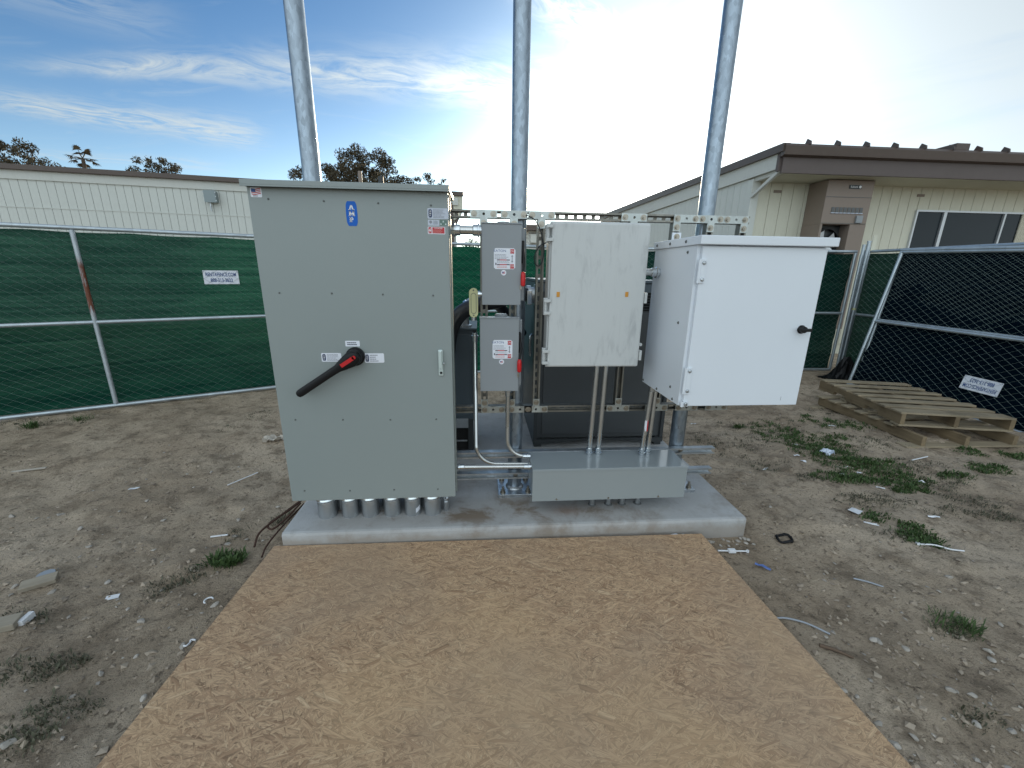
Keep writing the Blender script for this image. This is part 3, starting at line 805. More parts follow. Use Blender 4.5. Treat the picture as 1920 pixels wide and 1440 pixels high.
def raw_mesh(name, V, F, m, parent=None, smooth=False):
    me = bpy.data.meshes.new(name); V = np.asarray(V, np.float32); F = np.asarray(F, np.int32)
    if parent is not None: V = V - np.array(parent.location, np.float32)
    me.vertices.add(len(V)); me.vertices.foreach_set('co', V.reshape(-1)); k = F.shape[1]
    me.loops.add(F.size); me.loops.foreach_set('vertex_index', F.reshape(-1)); me.polygons.add(len(F))
    me.polygons.foreach_set('loop_start', (np.arange(len(F)) * k).astype(np.int32)); me.update(calc_edges=True)
    me.polygons.foreach_set('use_smooth', [smooth] * len(F)); me.materials.append(MT[m])
    o = bpy.data.objects.new(name, me); COL.objects.link(o)
    if parent is not None: o.parent = parent
    return o
def gum_tree(x, y, z0, zc, w, h, nclump, per, leaf, seed, label, shape=None, group='trees beyond the buildings', crad=.75, core=.30):
    r = np.random.default_rng(seed); t = thing('gum_tree', (x, y, z0), label, 'tree', group)
    cl = []
    for i in range(nclump):
        while True:
            p = r.uniform(-1, 1, 3)
            if core < np.linalg.norm(p) < 1: break
        s = shape(p) if shape else 1
        c = (x + p[0] * w, y + p[1] * w * .7, zc + p[2] * h * s); cl.append((c, r.uniform(.13, .27) * min(w, h) * crad))
    V, F = crown_mesh(cl, per, leaf, seed)
    raw_mesh('crown', V, F, 'leaf', t)
    mb = MB(); R0 = w * .055
    fork = Vector((x, y, zc - h * .55))
    mb.tube(spline([(x, y, z0), (x + R0, y, (z0 + fork.z) / 2), fork], 4), [R0 * 1.2 - R0 * .5 * i / 8 for i in range(9)], 8)
    for c, rad in cl[::2]:
        c = Vector(c); mid = fork.lerp(c, .5) + Vector((0, 0, -.05 * w))
        mb.tube([fork, mid, c], [R0 * .55, R0 * .3, R0 * .08], 5)
    mb.build('trunk', 'bark', t)
    return t
def hump(p): return 1.0 if p[2] < 0 else 1 - .62 * min(1, abs(p[0])) ** 1.6
gum_tree(-11.7, 47, 0, 9.9, 4.6, 4.5, 130, 330, .27, 3, 'big dark gum tree rising behind the top of the grey cabinet', hump)
gum_tree(-18.4, 48.5, 0, 10.2, 1.9, 1.4, 30, 420, .24, 4, 'small gum tree showing left of the left steel pole above the cabinet', crad=1.3, core=0)
gum_tree(-5.5, 50, 0, 10.0, 2.2, 1.7, 34, 420, .24, 5, 'low dark gum tree right of the big gum tree', crad=1.2, core=0)
gum_tree(-38.4, 40, 0, 9.3, 3.2, 2.5, 80, 330, .25, 6, 'sparse dark tree at far left above the brown roof', hump, crad=.95, core=0)
gum_tree(-27.5, 40.5, 0, 9.3, 2.1, 1.25, 48, 480, .22, 8, 'small round-topped tree between the palm and the grey cabinet', crad=1.35, core=0)
bush = thing('shrub', (-.7, 34, 0), 'tiny far dark shrub under the conduit right of the cabinet', 'shrub')
V, F = crown_mesh([((-.7 + a, 34, 2.95 + b), .38) for a, b in ((-.4, .55), (0, .75), (.4, .55), (.15, .35), (-.2, .25))], 900, .16, 12); raw_mesh('foliage', V, F, 'leaf', bush)
MB().tube([(-.7, 34, 0), (-.65, 34, 2.5)], [.09, .05], 6).build('stem', 'bark', bush)
# fan palm
PT = Vector((-33.2, 40.6, 0)); palm = thing('fan_palm', PT, 'fan palm with ragged crown above the brown roof of the left building', 'palm tree', 'trees beyond the buildings')
top = PT + Vector((.1, 0, 10.15))
MB().tube(spline([PT, PT + Vector((.05, 0, 5)), top], 4), [.22 - .012 * i for i in range(9)], 9).build('trunk', 'bark', palm)
for i in range(15):
    r = random.Random(i); az = i * 2.399; el = r.uniform(-.7, 1.2)
    d = Vector((math.cos(az) * math.cos(el), math.sin(az) * math.cos(el), math.sin(el)))
    tip = top + d * r.uniform(.50, .68); side = d.cross(Vector((0, 0, 1))).normalized(); nrm = side.cross(d)
    mb = MB(); mb.tube([top, tip], [.03, .02], 5)
    for k in range(11):
        a = (k - 5) * .26; e = (d * math.cos(a) + side * math.sin(a)); e.z -= .18 * abs(k - 5) / 5 + .1
        L = .58 * (1 - .2 * abs(k - 5) / 5) * r.uniform(.8, 1.1); wv = e.cross(nrm).normalized() * .045
        p1 = tip + e * L * .6; p2 = tip + e * L + Vector((0, 0, -.1))
        mb.add([tip - wv * .3, tip + wv * .3, p1 + wv, p1 - wv, p2], [(0, 1, 2, 3), (3, 2, 4)])
    mb.build('frond', 'leaf', palm, fix=False)

# ---------------------------------------------------------------- temporary fence
def chain_link(L, z0, z1, y, dxm=.108, dzm=.074, r=.0015):
    r_ = np.random.default_rng(int(L * 1000)); V = []; F = []; n = 0
    cols = int(L / (dxm / 2)); rows = int((z1 - z0) / (dzm / 2))
    for i in range(cols):
        xa = i * dxm / 2; ph = i % 2
        xs = xa + np.where((np.arange(rows + 1) + ph) % 2 == 0, 0, dxm / 2); zs = z0 + np.arange(rows + 1) * (z1 - z0) / rows
        ys = y + np.where((np.arange(rows + 1) + ph) % 2 == 0, -.003, .003)
        ys = ys + .010 * np.sin(xs * 2.1 + zs * 1.7)
        xs = xs + .006 * np.sin(zs * 5 + i * .3)
        ok = xs < L - .03
        if not ok.all(): xs = np.minimum(xs, L - .03)
        P = np.stack([xs, ys, zs], -1)
        for k in range(3):
            a = k * 2.0944; V.append(P + np.array([math.cos(a) * r, math.sin(a) * r, 0]))
        m = rows + 1; idx = np.arange(rows)
        for k in range(3):
            k2 = (k + 1) % 3
            F.append(np.stack([n + k * m + idx, n + k2 * m + idx, n + k2 * m + idx + 1, n + k * m + idx + 1], -1))
        n += 3 * m
    return np.concatenate(V), np.concatenate(F)
mesh_cache = {}
def fence_panel(loc, az, L, label, scr, tilt=0.0, roll=0.0, H=1.87, rust_post=False, mid=True, group='rented fence panels round the yard', lift=0.0):
    t = thing('temporary_fence', loc, label, 'fence panel', group, (-tilt, roll, az))
    pr = .021
    def pipe(name, a, b): return MB().cyl(a, b, pr, 12).build(name, 'fence_pipe', t, True)
    zb, zt, zm = .030 + lift, H - .015, .935
    pipe('top_rail', (0, 0, zt), (L, 0, zt)); pipe('bottom_rail', (0, 0, zb), (L, 0, zb)); pipe('mid_rail', (.03, 0, zm), (L - .03, 0, zm))
    for x in ((.012, L / 2, L - .012) if mid else (.012, L - .012)):
        o = pipe('post', (x, -.002, zb + .02), (x, -.002, zt - .02))
        if rust_post and abs(x - L / 2) < .01:
            o.data.materials.clear(); o.data.materials.append(rusty_pipe)
    key = (round(L, 3), H, lift)
    if key not in mesh_cache:
        V, F = chain_link(L, zb + .01, zt, .026)
        o = raw_mesh('chain_link', V, F, 'wire'); mesh_cache[key] = o.data
    else:
        o = bpy.data.objects.new('chain_link', mesh_cache[key]); COL.objects.link(o)
    o.parent = t; tag(o, kind='stuff')
    nx_, nz_ = 60, 40; V = []; F = []
    for j in range(nz_ + 1):
        for i in range(nx_ + 1):
            x = L * i / nx_; z = zb + .01 + (zt - zb - .035) * j / nz_
            yy = .064 + .006 * math.sin(x * 6 + z * 2) + .006 * math.sin(z * 21 + x) + .004 * math.sin(x * 17 - z * 5)
            V.append((x, yy, z - (.012 * abs(math.sin(x * 4.2)) if j == nz_ else 0)))
    for j in range(nz_):
        for i in range(nx_): a = j * (nx_ + 1) + i; F.append((a, a + 1, a + nx_ + 2, a + nx_ + 1))
    raw_mesh('privacy_screen', V, F, scr, smooth=True).parent = t
    return t
m, b = mat('rust_streaked_pipe', (.5, .55, .6), .5, .5); co = objco()
tt = S.nt.nodes.new('ShaderNodeTexCoord'); spz = S.nt.nodes.new('ShaderNodeSeparateXYZ'); S.nt.links.new(tt.outputs['Object'], spz.inputs[0]); oz = S(spz.outputs[2])
rs = smooth(noise(objco((30, 30, 6)), 1.0, 6, .7), .36, .56) * smooth(oz, .95, 1.10) * (1 - smooth(oz, 1.48, 1.62))
link(mixc(rs, mixc(noise(co, 14, 5), (.36, .40, .43), (.60, .65, .68)), (.16, .05, .022)), b.inputs['Base Color'])
link((1 - rs) * .6, b.inputs['Metallic']); rusty_pipe = m

def fence_sign(panel, x, z, w, h, label, flip=False, rz=0.0):
    sg = thing('fence_sign', (0, 0, 0), label, 'sign', 'hire signs wired to the fence')
    sg.matrix_world = Matrix.Identity(4)
    pm = Matrix.Translation(panel.location) @ panel.rotation_euler.to_matrix().to_4x4() @ Matrix.Translation((x, .0395, z)) @ Matrix.Rotation(rz, 4, 'Y')
    sg.matrix_world = pm
    MB().box(-w / 2, w / 2, 0, .003, -h / 2, h / 2).build('sign_plate', 'label', sg, True)
    k = -1 if flip else 1
    a = text_mb('RENTAFENCE.COM', h * .38, 0, k * h * .19, -.0012, rot180=flip, sx=w / h * .265, bold=.02); a.build('lettering', 'brand_blue', sg, True, fix=False)
    a = text_mb('888-313-3623', h * .38, 0, -k * h * .23, -.0012, rot180=flip, sx=w / h * .295, bold=.02); a.build('phone_number', 'brand_blue', sg, True, fix=False)
    mb = MB()
    for sx_ in (-1, 1):
        for sz_ in (-1, 1): mb.cyl((sx_ * w * .47, -.002, sz_ * h * .44), (sx_ * w * .47, .0, sz_ * h * .44), .006, 8)
    mb.build('eyelet', 'galv', sg, True)
    return sg
AZL = math.atan2(.453, .891)
P0 = Vector((-4.757, 4.178, 0)); DL = Vector((.891, .453, 0))
f1 = fence_panel(P0 + DL * -.963, AZL, 3.66, 'green screened fence panel with rusty middle post in front of the left building', 'screen_green', rust_post=True)
f0 = fence_panel(P0 + DL * (-.963 - 3.70), AZL, 3.66, 'green screened fence panel at the left edge of the yard', 'screen_green')
f2 = fence_panel((-2.32, 5.41, 0), math.atan2(.258, .966), 3.66, 'green screened fence panel seen behind the safety switches', 'screen_mid')
f3 = fence_panel((1.26, 6.38, 0), math.atan2(-.32, 4.42), 4.42, 'dark green screened back fence panel ending at the pole bundle', 'screen_dark')
f4 = fence_panel((5.76, 6.02, 0), R_(-87.8), 3.66, 'dark green screened fence panel standing behind the leaning panel on the right', 'screen_dark')
f5 = fence_panel((5.185, 5.215, -.004), -1.411, 3.66, 'black screened fence panel leaning back beside the pallets', 'screen_navy', .177, .023, 1.86, mid=False)
f6 = fence_panel((5.30, 5.235, 0), -1.413, 3.66, 'fence panel propped between the upright fence and the leaning black panel', 'screen_navy', .115, .02, 1.865, mid=False)
fence_sign(f1, 2.972, 1.390, .337, .153, 'white hire sign with blue lettering on the left fence')
sg = fence_sign(f5, 1.30, .40, .33, .155, 'upside-down white hire sign low on the leaning black panel', True, .03)
fence_sign(f3, 3.78, 1.42, .33, .16, 'tilted white hire sign on the back fence right of the white cabinet', False, .45)
# bundle of loose pipes standing in the corner
CORN = Vector((5.70, 5.92, 0))
for k, (a, b2, r, h, m_) in enumerate(((0, 0, .024, 1.98, 'fence_pipe'), (-.05, .02, .020, 1.93, 'fence_pipe'), (.045, .015, .021, 1.90, 'fence_pipe'), (-.085, -.01, .019, 1.78, 'fence_pipe'))):
    pt = thing('loose_fence_pipe', CORN + Vector((a, b2, .45)), ('tallest grey pipe in the bundle at the fence corner', 'grey pipe left of the tallest one in the corner bundle', 'grey pipe right of the tallest one in the corner bundle', 'shortest grey pipe at the left of the corner bundle')[k], 'pipe', 'pipes bundled at the fence corner')
    L0 = Vector(pt.location)
    MB().cyl((L0.x - a * .25, L0.y, .0), (L0.x, L0.y, h), r, 12).build('pipe', m_, pt)
    MB().cyl((L0.x, L0.y, h - .004), (L0.x, L0.y, h + .02), r * 1.12, 12).build('pipe_cap', m_, pt)
    if k == 0: MB().cyl((L0.x, L0.y, 1.0), (L0.x, L0.y, 1.03), r * 1.15, 12).build('tie_wrap', 'brass', pt)
def heap(mb):
    r = random.Random(5); n = 14
    V = [(.55 * (i / n - .5), .42 * (j / n - .5), max(0, .34 * math.exp(-((i / n - .5) ** 2 + (j / n - .5) ** 2) * 9) * r.uniform(.6, 1.15) - .02)) for j in range(n + 1) for i in range(n + 1)]
    mb.add(V, [(j * (n + 1) + i, j * (n + 1) + i + 1, (j + 1) * (n + 1) + i + 1, (j + 1) * (n + 1) + i) for j in range(n) for i in range(n)], False)
mb = MB(); heap(mb); o = mb.build('black_fabric_heap', 'black', None); o.location = (5.50, 5.62, -.01); tag(o, 'crumpled black fabric heaped at the foot of the corner pipe bundle', 'fabric')
pk = MB(); pk.box(5.735, 5.80, 5.905, 5.915, 1.86, 2.08, .002); pk.build('wood_offcut', 'siding_cream'); o = bpy.data.objects['wood_offcut']; tag(o, 'small pale board offcut sticking up above the corner pipe bundle', 'board')

# ---------------------------------------------------------------- steel poles
for k, (x, lab) in enumerate(((-.888, 'left galvanised steel pole rising behind the grey cabinet'), (.221, 'middle galvanised steel pole between the safety switches and the light grey enclosure'), (1.315, 'right galvanised steel pole behind the white cabinet'))):
    p = thing('steel_pole', (x, 2.465, .085), lab, 'pole', 'galvanised poles carrying the equipment rack')
    MB().cyl((x, 2.465, .107), (x, 2.465, 5.2), .046, 32).build('shaft', 'pole', p)
    MB().lathe((x, 2.465, .107), [(.060, 0), (.056, .008), (.047, .016)], 28).build('weld_bead', 'galv', p)
    mb = MB(); mb.box(x - .113, x + .113, 2.352, 2.578, .085, .107, .002); mb.build('base_plate', 'plate', p)
    for sx_ in (-1, 1):
        for sy_ in (-1, 1):
            mb = MB(); bx, by = x + sx_ * .082, 2.465 + sy_ * .082
            mb.cyl((bx, by, .107), (bx, by, .111), .019, 16); mb.cyl((bx, by, .111), (bx, by, .127), .0155, 6); mb.cyl((bx, by, .127), (bx, by, .150), .0085, 10)
            mb.build('anchor_bolt', 'bolt', p)

# ---------------------------------------------------------------- strut frame
YF, YB = 2.374, 2.415
def strut(mb, a, b, fixed, along='x', yf=YF, slots=True):
    """U channel 41 mm, open to the front, slotted back"""
    h = .0207; t = .0026
    def bx(u0, u1, v0, v1, y0, y1):
        if along == 'x': mb.box(u0, u1, y0, y1, v0, v1)
        else: mb.box(v0, v1, y0, y1, u0, u1)
    yb = yf + .041
    bx(a, b, fixed - h, fixed - h + t, yf, yb); bx(a, b, fixed + h - t, fixed + h, yf, yb)
    bx(a, b, fixed - h + t, fixed - h + .0095, yf, yf + t); bx(a, b, fixed + h - .0095, fixed + h - t, yf, yf + t)
    if not slots: bx(a, b, fixed - h + t, fixed + h - t, yb - t, yb); return mb
    bx(a, b, fixed - h + t, fixed - .0075, yb - t, yb); bx(a, b, fixed + .0075, fixed + h - t, yb - t, yb)
    u = a
    while u < b:
        bx(u, min(u + .021, b), fixed - .0075, fixed + .0075, yb - t, yb); u += .0508
    return mb
rack = thing('strut_rack', (.3, 2.40, .68), 'slotted steel strut frame bolted across the three poles', 'strut frame')
strut(MB(), -.95, 1.528, 1.797, 'x').build('rail', 'zinc', rack)
strut(MB(), -.95, 1.528, .683, 'x').build('rail', 'zinc', rack)
UP = (.022, .187, .338, .855, 1.103, 1.300, 1.497)
for x in UP: strut(MB(), .683 + .0215, 1.797 - .0215, x, 'z').build('upright', 'zinc', rack)
def bolt_mb(x, z, y=2.368):
    mb = MB(); mb.cyl((x, y, z), (x, y - .0025, z), .0165, 18); mb.cyl((x, y - .0025, z), (x, y - .0095, z), .0105, 6); mb.cyl((x, y - .0095, z), (x, y - .013, z), .005, 10)
    return mb
b0 = None
def bolt(parent, x, z, y=2.368):
    global b0
    if b0 is None: b0 = bolt_mb(0, 0, 0).build('bolt', 'bolt', parent, True); o = b0
    else: o = b0.copy(); COL.objects.link(o); o.parent = parent
    off = Vector((0, 0, 0)); p = parent
    while p is not None: off += p.location; p = p.parent
    o.location = Vector((x, y, z)) - off
    return o
def holed_square(mb, cx_, cz_, s, rr, y0, y1, n=16):
    """square plate piece with a round hole"""
    ring = [(cx_ + rr * math.cos(2 * math.pi * k / n), cz_ + rr * math.sin(2 * math.pi * k / n)) for k in range(n)]
    out = []
    for k in range(n):
        c, q_ = math.cos(2 * math.pi * k / n), math.sin(2 * math.pi * k / n); mm = max(abs(c), abs(q_))
        out.append((cx_ + s * c / mm, cz_ + s * q_ / mm))
    for y, in ((y0,), (y1,)):
        mb.add([(x, y, z) for x, z in ring] + [(x, y, z) for x, z in out], [(k, (k + 1) % n, n + (k + 1) % n, n + k) for k in range(n)])
    mb.add([(x, y0, z) for x, z in ring] + [(x, y1, z) for x, z in ring], [(k, (k + 1) % n, n + (k + 1) % n, n + k) for k in range(n)])
    return mb
def tee(x, zrail, stem, side=0, down=True):
    """flat tee plate: side -1/0/1 puts the stem left, middle or right"""
    mb = MB(); y0, y1 = 2.368, 2.3738; h = .0205; w = .0725; c = x - side * .052
    s = -1 if down else 1
    mb.box(c - w, c - h, y0, y1, zrail - h, zrail + h); mb.box(c + h, c + w, y0, y1, zrail - h, zrail + h)
    holed_square(mb, c, zrail, h, .0072, y0, y1)
    mb.box(x - h, x + h, y0, y1, zrail + s * h, zrail + s * (h + stem))
    o = mb.build('tee_plate', 'tee', rack)
    for xx in (c - .052, c + .052): bolt(o, xx, zrail)
    bolt(o, x, zrail + s * (h + stem - .021))
for x, sd in zip(UP, (0, 0, 0, 0, -1, 0, 1)):
    tee(x, 1.797, .047, sd)
    if x > .06: tee(x, .683, .045, 0 if x > .25 else -1, down=False)
    else: tee(x, .683, .045, -1, down=False)
for zrow, k in ((.376, 0), (.229, 1)):
    rl = thing('strut_rail', (.3, 2.39, zrow), ('upper', 'lower')[k] + ' bare strut rail near the slab behind the long grey trough', 'strut rail', 'strut rails near the slab')
    strut(MB(), -.95, 1.537, zrow, 'x', slots=False).build('channel', 'galv', rl)
    for x in (-.888, .221, 1.315): bolt(rl, x, zrow, 2.372 + .028)

# ---------------------------------------------------------------- big grey cabinet with the black lever
CF = 2.085
CAB = thing('switchgear_cabinet', (-.59, 2.21, .27), 'tall grey-green electrical cabinet with black rotary lever and blue badge', 'electrical cabinet')
MB().box(-1.030, -.158, 2.112, 2.34, .272, 1.850, .003).build('body', 'cab', CAB)
door = MB().box(-1.042, -.147, CF, 2.1115, .262, 1.852, .0035).build('door', 'cab', CAB)
mb = MB(); mb.box(-1.052, -.137, 2.048, 2.352, 1.8535, 1.876, .003); mb.box(-1.052, -.137, 2.048, 2.052, 1.848, 1.8545); mb.build('hood', 'cab', CAB)
MB().box(-.146, -.139, 2.1125, 2.118, .28, 1.845).build('door_gasket', 'cab_trim', CAB)
MB().box(-.1575, -.150, 2.135, 2.335, .29, 1.84).build('side_panel', 'cab_trim', CAB)
sc0 = None
def screw(parent, x, z, y, r=.0048, m_='screw', name='screw'):
    mb = MB(); mb.lathe((x, y, z), [(r, 0), (r * .9, .0022), (r * .45, .0034)], 10, (0, -1, 0)); return mb.build(name, m_, parent)
for (zpts) in (((-0.9540, 1.8021), (-0.7109, 1.7992), (-0.4674, 1.7961), (-0.2263, 1.7927)), ((-0.9604, 1.3864), (-0.7170, 1.3862), (-0.4743, 1.3834), (-0.2320, 1.3804)), ((-0.9660, 0.7389), (-0.7255, 0.7353), (-0.4806, 0.7317), (-0.2395, 0.7311)), ((-0.9690, 0.3251), (-0.7274, 0.3178), (-0.4869, 0.3171), (-0.2455, 0.3132))):
    for p in zpts:
        xx, zz = p
        o = screw(door, xx, zz, CF)
# rotary lever
hx, hz = (-0.6301, 1.0760)
ex, ez = (-0.9069, 0.8948)
LEV = MB().lathe((hx, CF, hz), [(.047, 0), (.047, .012), (.040, .020), (.038, .048)], 32, (0, -1, 0)).build('rotary_handle', 'black', CAB)
dv = Vector((ex - hx, 0, ez - hz)); dn = dv.normalized(); pn = Vector((-dn.z, 0, dn.x))
c0 = Vector((hx, 2.025, hz))
mb = MB(); prof = ((-.034, .016), (-.020, .033), (.012, .038), (.055, .030), (.090, .0205), (.15, .0195), (.24, .0195), (dv.length - .014, .020), (dv.length - .004, .0175), (dv.length, .011))
ringn = 14; vs = []
for d_, w_ in prof:
    for k in range(ringn):
        a = 2 * math.pi * k / ringn
        cc, ss = math.cos(a), math.sin(a); cc = math.copysign(abs(cc) ** .6, cc); ss = math.copysign(abs(ss) ** .6, ss)
        vs.append(c0 + dn * d_ + pn * (w_ * cc) + Vector((0, .019 * ss, 0)))
mb.add(vs, [(i * ringn + k, i * ringn + (k + 1) % ringn, (i + 1) * ringn + (k + 1) % ringn, (i + 1) * ringn + k) for i in range(len(prof) - 1) for k in range(ringn)], True)
mb.add(vs[:ringn], [list(range(ringn))]); mb.add(vs[-ringn:], [list(range(ringn))])
mb.build('lever', 'black', LEV)
mb = MB()
a_, b_ = c0 + dn * -.016 + Vector((0, -.0215, 0)), c0 + dn * .060 + Vector((0, -.0215, 0))
mb.bar(a_, b_, .019, .007, (0, 1, 0)); mb.cyl(a_ + Vector((0, .0035, 0)), a_ + Vector((0, -.0035, 0)), .0095, 14); mb.build('red_insert', 'red', LEV)
mb = MB()
for k in range(3): q_ = c0 + dn * (.018 + .008 * k) + Vector((0, -.0252, 0)); mb.bar(q_ - pn * .009, q_ + pn * .009, .0012, .001, (0, 1, 0))
mb.build('grip_line', 'red_print', LEV)
# latch near the right edge
lx, lz = (-0.2052, 1.0442)
mb = MB(); mb.box(lx - .0125, lx + .0125, CF - .010, CF, lz - .072, lz + .066, .006); lat = mb.build('latch', 'latch', CAB)
mb = MB(); mb.box(lx - .009, lx + .008, CF - .024, CF - .0102, lz - .030, lz + .062, .005); mb.build('latch_lever', 'latch', lat)
mb = MB(); mb.lathe((lx + .001, CF - .010, lz - .055), [(.007, 0), (.006, .004)], 12, (0, -1, 0)); mb.build('keyhole', 'hole', lat)
mb = MB(); mb.cyl((lx + .0125, CF - .012, lz - .005), (lx + .019, CF - .012, lz - .005), .006, 10); mb.build('pivot_pin', 'galv', lat)
# stickers
yS = CF - .0001
def sticker(name, x0, x1, z0, z1, m_, parent=CAB, y=None):
    y = yS if y is None else y
    mb = MB(); r = min(x1 - x0, z1 - z0) * .08
    mb.prism([(x0 + r, z0), (x1 - r, z0), (x1, z0 + r), (x1, z1 - r), (x1 - r, z1), (x0 + r, z1), (x0, z1 - r), (x0, z0 + r)], y - .0007, y)
    return mb.build(name, m_, parent)
(ax0, az1), (ax1, az0) = (-0.6133, 1.8016), (-0.5674, 1.6946)
st = MB().prism(badge(ax0, ax1, az0, az1), yS - .0008, yS).build('logo_sticker', 'blue', CAB)
hh = (az1 - az0) * .20; zc_ = (az0 + az1) / 2
badge_letters(MB(), (ax0 + ax1) / 2, (zc_ + hh * .72, zc_ - hh * .5, zc_ - hh * 1.72), (ax1 - ax0) * .50, hh, yS - .0009).build('lettering', 'white_ink', st)
(ax0, az1), (ax1, az0) = (-1.0279, 1.8488), (-0.9787, 1.8082)
st = sticker('flag_sticker', ax0, ax1, az0, az1, 'label')
w_, h_ = ax1 - ax0, az1 - az0
flag_print(st, ax0 + w_ * .10, ax1 - w_ * .08, az0 + h_ * .28, az1 - h_ * .12, yS - .0009, h_ * .06)
fine_print(MB(), ax0 + w_ * .2, ax1 - w_ * .2, az0 + h_ * .05, az0 + h_ * .19, 1, yS - .0009, 1).build('fine_print', 'print', st)
def amp_label(x0, x1, z0, z1, rows, seed, name='spec_label', m_='label'):
    s_ = sticker(name, x0, x1, z0, z1, m_); w, h = x1 - x0, z1 - z0
    MB().prism(badge(x0 + w * .06, x0 + w * .21, z0 + h * .12, z1 - h * .12), yS - .0010, yS - .0008).build('small_badge', 'navy', s_)
    hh = h * .16; zc = (z0 + z1) / 2
    badge_letters(MB(), x0 + w * .135, (zc + hh * .72, zc - hh * .5, zc - hh * 1.72), w * .075, hh, yS - .0011).build('lettering', 'white_ink', s_)
    mb = MB(); fine_print(mb, x0 + w * .27, x1 - w * .08, z0 + h * .08, z1 - h * .10, rows, yS - .0009, seed, .42, .45); mb.build('fine_print', 'print_grey', s_)
    return s_
(ax0, az1), (ax1, az0) = (-0.2440, 1.7808), (-0.1464, 1.7340)
amp_label(ax0, ax1, az0, az1, 7, 5, m_='label_silver')
(ax0, az1), (ax1, az0) = (-0.7987, 1.0922), (-0.7013, 1.0481)
amp_label(ax0, ax1, az0, az1, 6, 6)
(ax0, az1), (ax1, az0) = (-0.5871, 1.0905), (-0.4899, 1.0419)
s_ = amp_label(ax0, ax1, az0, az1, 4, 7)
(ax0, az1), (ax1, az0) = (-0.6757, 1.1544), (-0.6052, 1.1260)
st = sticker('warning_label', ax0, ax1, az0, az1, 'label'); w_, h_ = ax1 - ax0, az1 - az0
fine_print(MB(), ax0 + w_ * .12, ax1 - w_ * .12, az0 + h_ * .18, az1 - h_ * .18, 2, yS - .0009, 9, .5).build('fine_print', 'print', st)
(ax0, az1), (ax1, az0) = (-0.2436, 1.7295), (-0.1898, 1.7036)
st = sticker('listing_label', ax0, ax1, az0, az1, 'label_silver'); w_, h_ = ax1 - ax0, az1 - az0
mb = MB(); mb.lathe((ax0 + w_ * .25, yS - .0007, az0 + h_ * .62), [(h_ * .26, 0), (h_ * .26, .0003)], 14, (0, -1, 0)); mb.build('round_mark', 'print_grey', st)
fine_print(MB(), ax0 + w_ * .48, ax1 - w_ * .08, az0 + h_ * .22, az1 - h_ * .12, 4, yS - .0009, 11, .5).build('fine_print', 'print_grey', st)
(ax0, az1), (ax1, az0) = (-0.1877, 1.7296), (-0.1547, 1.7055)
st = sticker('small_green_sticker', ax0, ax1, az0, az1, 'green_print')
mb = MB()
for k in range(3):
    qx, qz = (ax0 + ax1) / 2 + (k - 1) * .011, (az0 + az1) / 2 + (.006 if k == 1 else -.005)
    mb.prism([(qx - .004, qz - .004), (qx + .004, qz - .004), (qx, qz + .004)], yS - .0010, yS - .0008)
mb.build('triangle_mark', 'latch', st)
(ax0, az1), (ax1, az0) = (-0.2449, 1.6989), (-0.1634, 1.6660)
st = sticker('danger_sticker', ax0, ax1, az0, az1, 'label'); w_, h_ = ax1 - ax0, az1 - az0
MB().rect(ax0 + w_ * .04, ax0 + w_ * .21, az0 + h_ * .10, az1 - h_ * .06, yS - .0008, .0003).build('bolt_field', 'red_print', st)
bx0, bz0 = ax0 + w_ * .125, (az0 + az1) / 2
MB().prism([(bx0 + .003, bz0 + h_ * .36), (bx0 - .006, bz0 - h_ * .05), (bx0 - .001, bz0 - h_ * .05), (bx0 - .003, bz0 - h_ * .38), (bx0 + .006, bz0 + h_ * .08), (bx0 + .001, bz0 + h_ * .08)], yS - .0014, yS - .0012).build('bolt_mark', 'white_ink', st)
MB().rect(ax0 + w_ * .26, ax1 - w_ * .04, az0 + h_ * .10, az1 - h_ * .06, yS - .0008, .0003).build('text_field', 'red_print', st)
text_mb('DANGER', h_ * .26, ax0 + w_ * .61, az1 - h_ * .22, yS - .0014, sx=1.1).build('lettering', 'white_ink', st, fix=False)
fine_print(MB(), ax0 + w_ * .30, ax1 - w_ * .08, az0 + h_ * .14, az1 - h_ * .38, 3, yS - .0012, 21, .45).build('fine_print', 'pink_print', st)

# conduit couplings under the cabinet
cl0 = None
for k, x in enumerate((-.913, -.781, -.665, -.535, -.414, -.297)):
    ss = (.053, .049, .049, .049, .049, .051)[k]
    lab = ('leftmost', 'second from left', 'third from left', 'fourth from left', 'fifth', 'sixth from left')[k]
    c = thing('conduit_coupling', (x, 2.222, .085), lab + ' of six fat steel couplings under the grey cabinet' + (', bearing a white sticker' if k == 4 else ''), 'conduit coupling', 'fat conduit couplings under the grey cabinet')
    MB().lathe((x, 2.222, .085), [(ss, 0), (ss, .100), (ss * .99, .104)], 32).build('sleeve', 'galv', c)
    MB().lathe((x, 2.222, .189), [(ss * .98, 0), (ss * 1.07, .004), (ss * 1.09, .012), (ss * 1.03, .022), (ss * .95, .026)], 32).build('gland_ring', 'chrome', c)
    MB().lathe((x, 2.222, .215), [(ss * .93, 0), (ss * .93, .055)], 28).build('neck', 'emt', c)
    if k == 4:
        mb = MB()
        for i in range(5):
            a0, a1 = R_(-62 + i * 7), R_(-55 + i * 7); rr = ss + .0008
            mb.add([(x + rr * math.cos(a0), 2.222 + rr * math.sin(a0), .105 + i * .003), (x + rr * math.cos(a1), 2.222 + rr * math.sin(a1), .108 + i * .003), (x + rr * math.cos(a1), 2.222 + rr * math.sin(a1), .137 + i * .003), (x + rr * math.cos(a0), 2.222 + rr * math.sin(a0), .134 + i * .003)], [(0, 1, 2, 3)])
        mb.build('sticker', 'label', c, fix=False)
c = thing('small_conduit_stub', (-.217, 2.238, .085), 'slim conduit stub right of the six fat couplings under the cabinet', 'conduit stub')
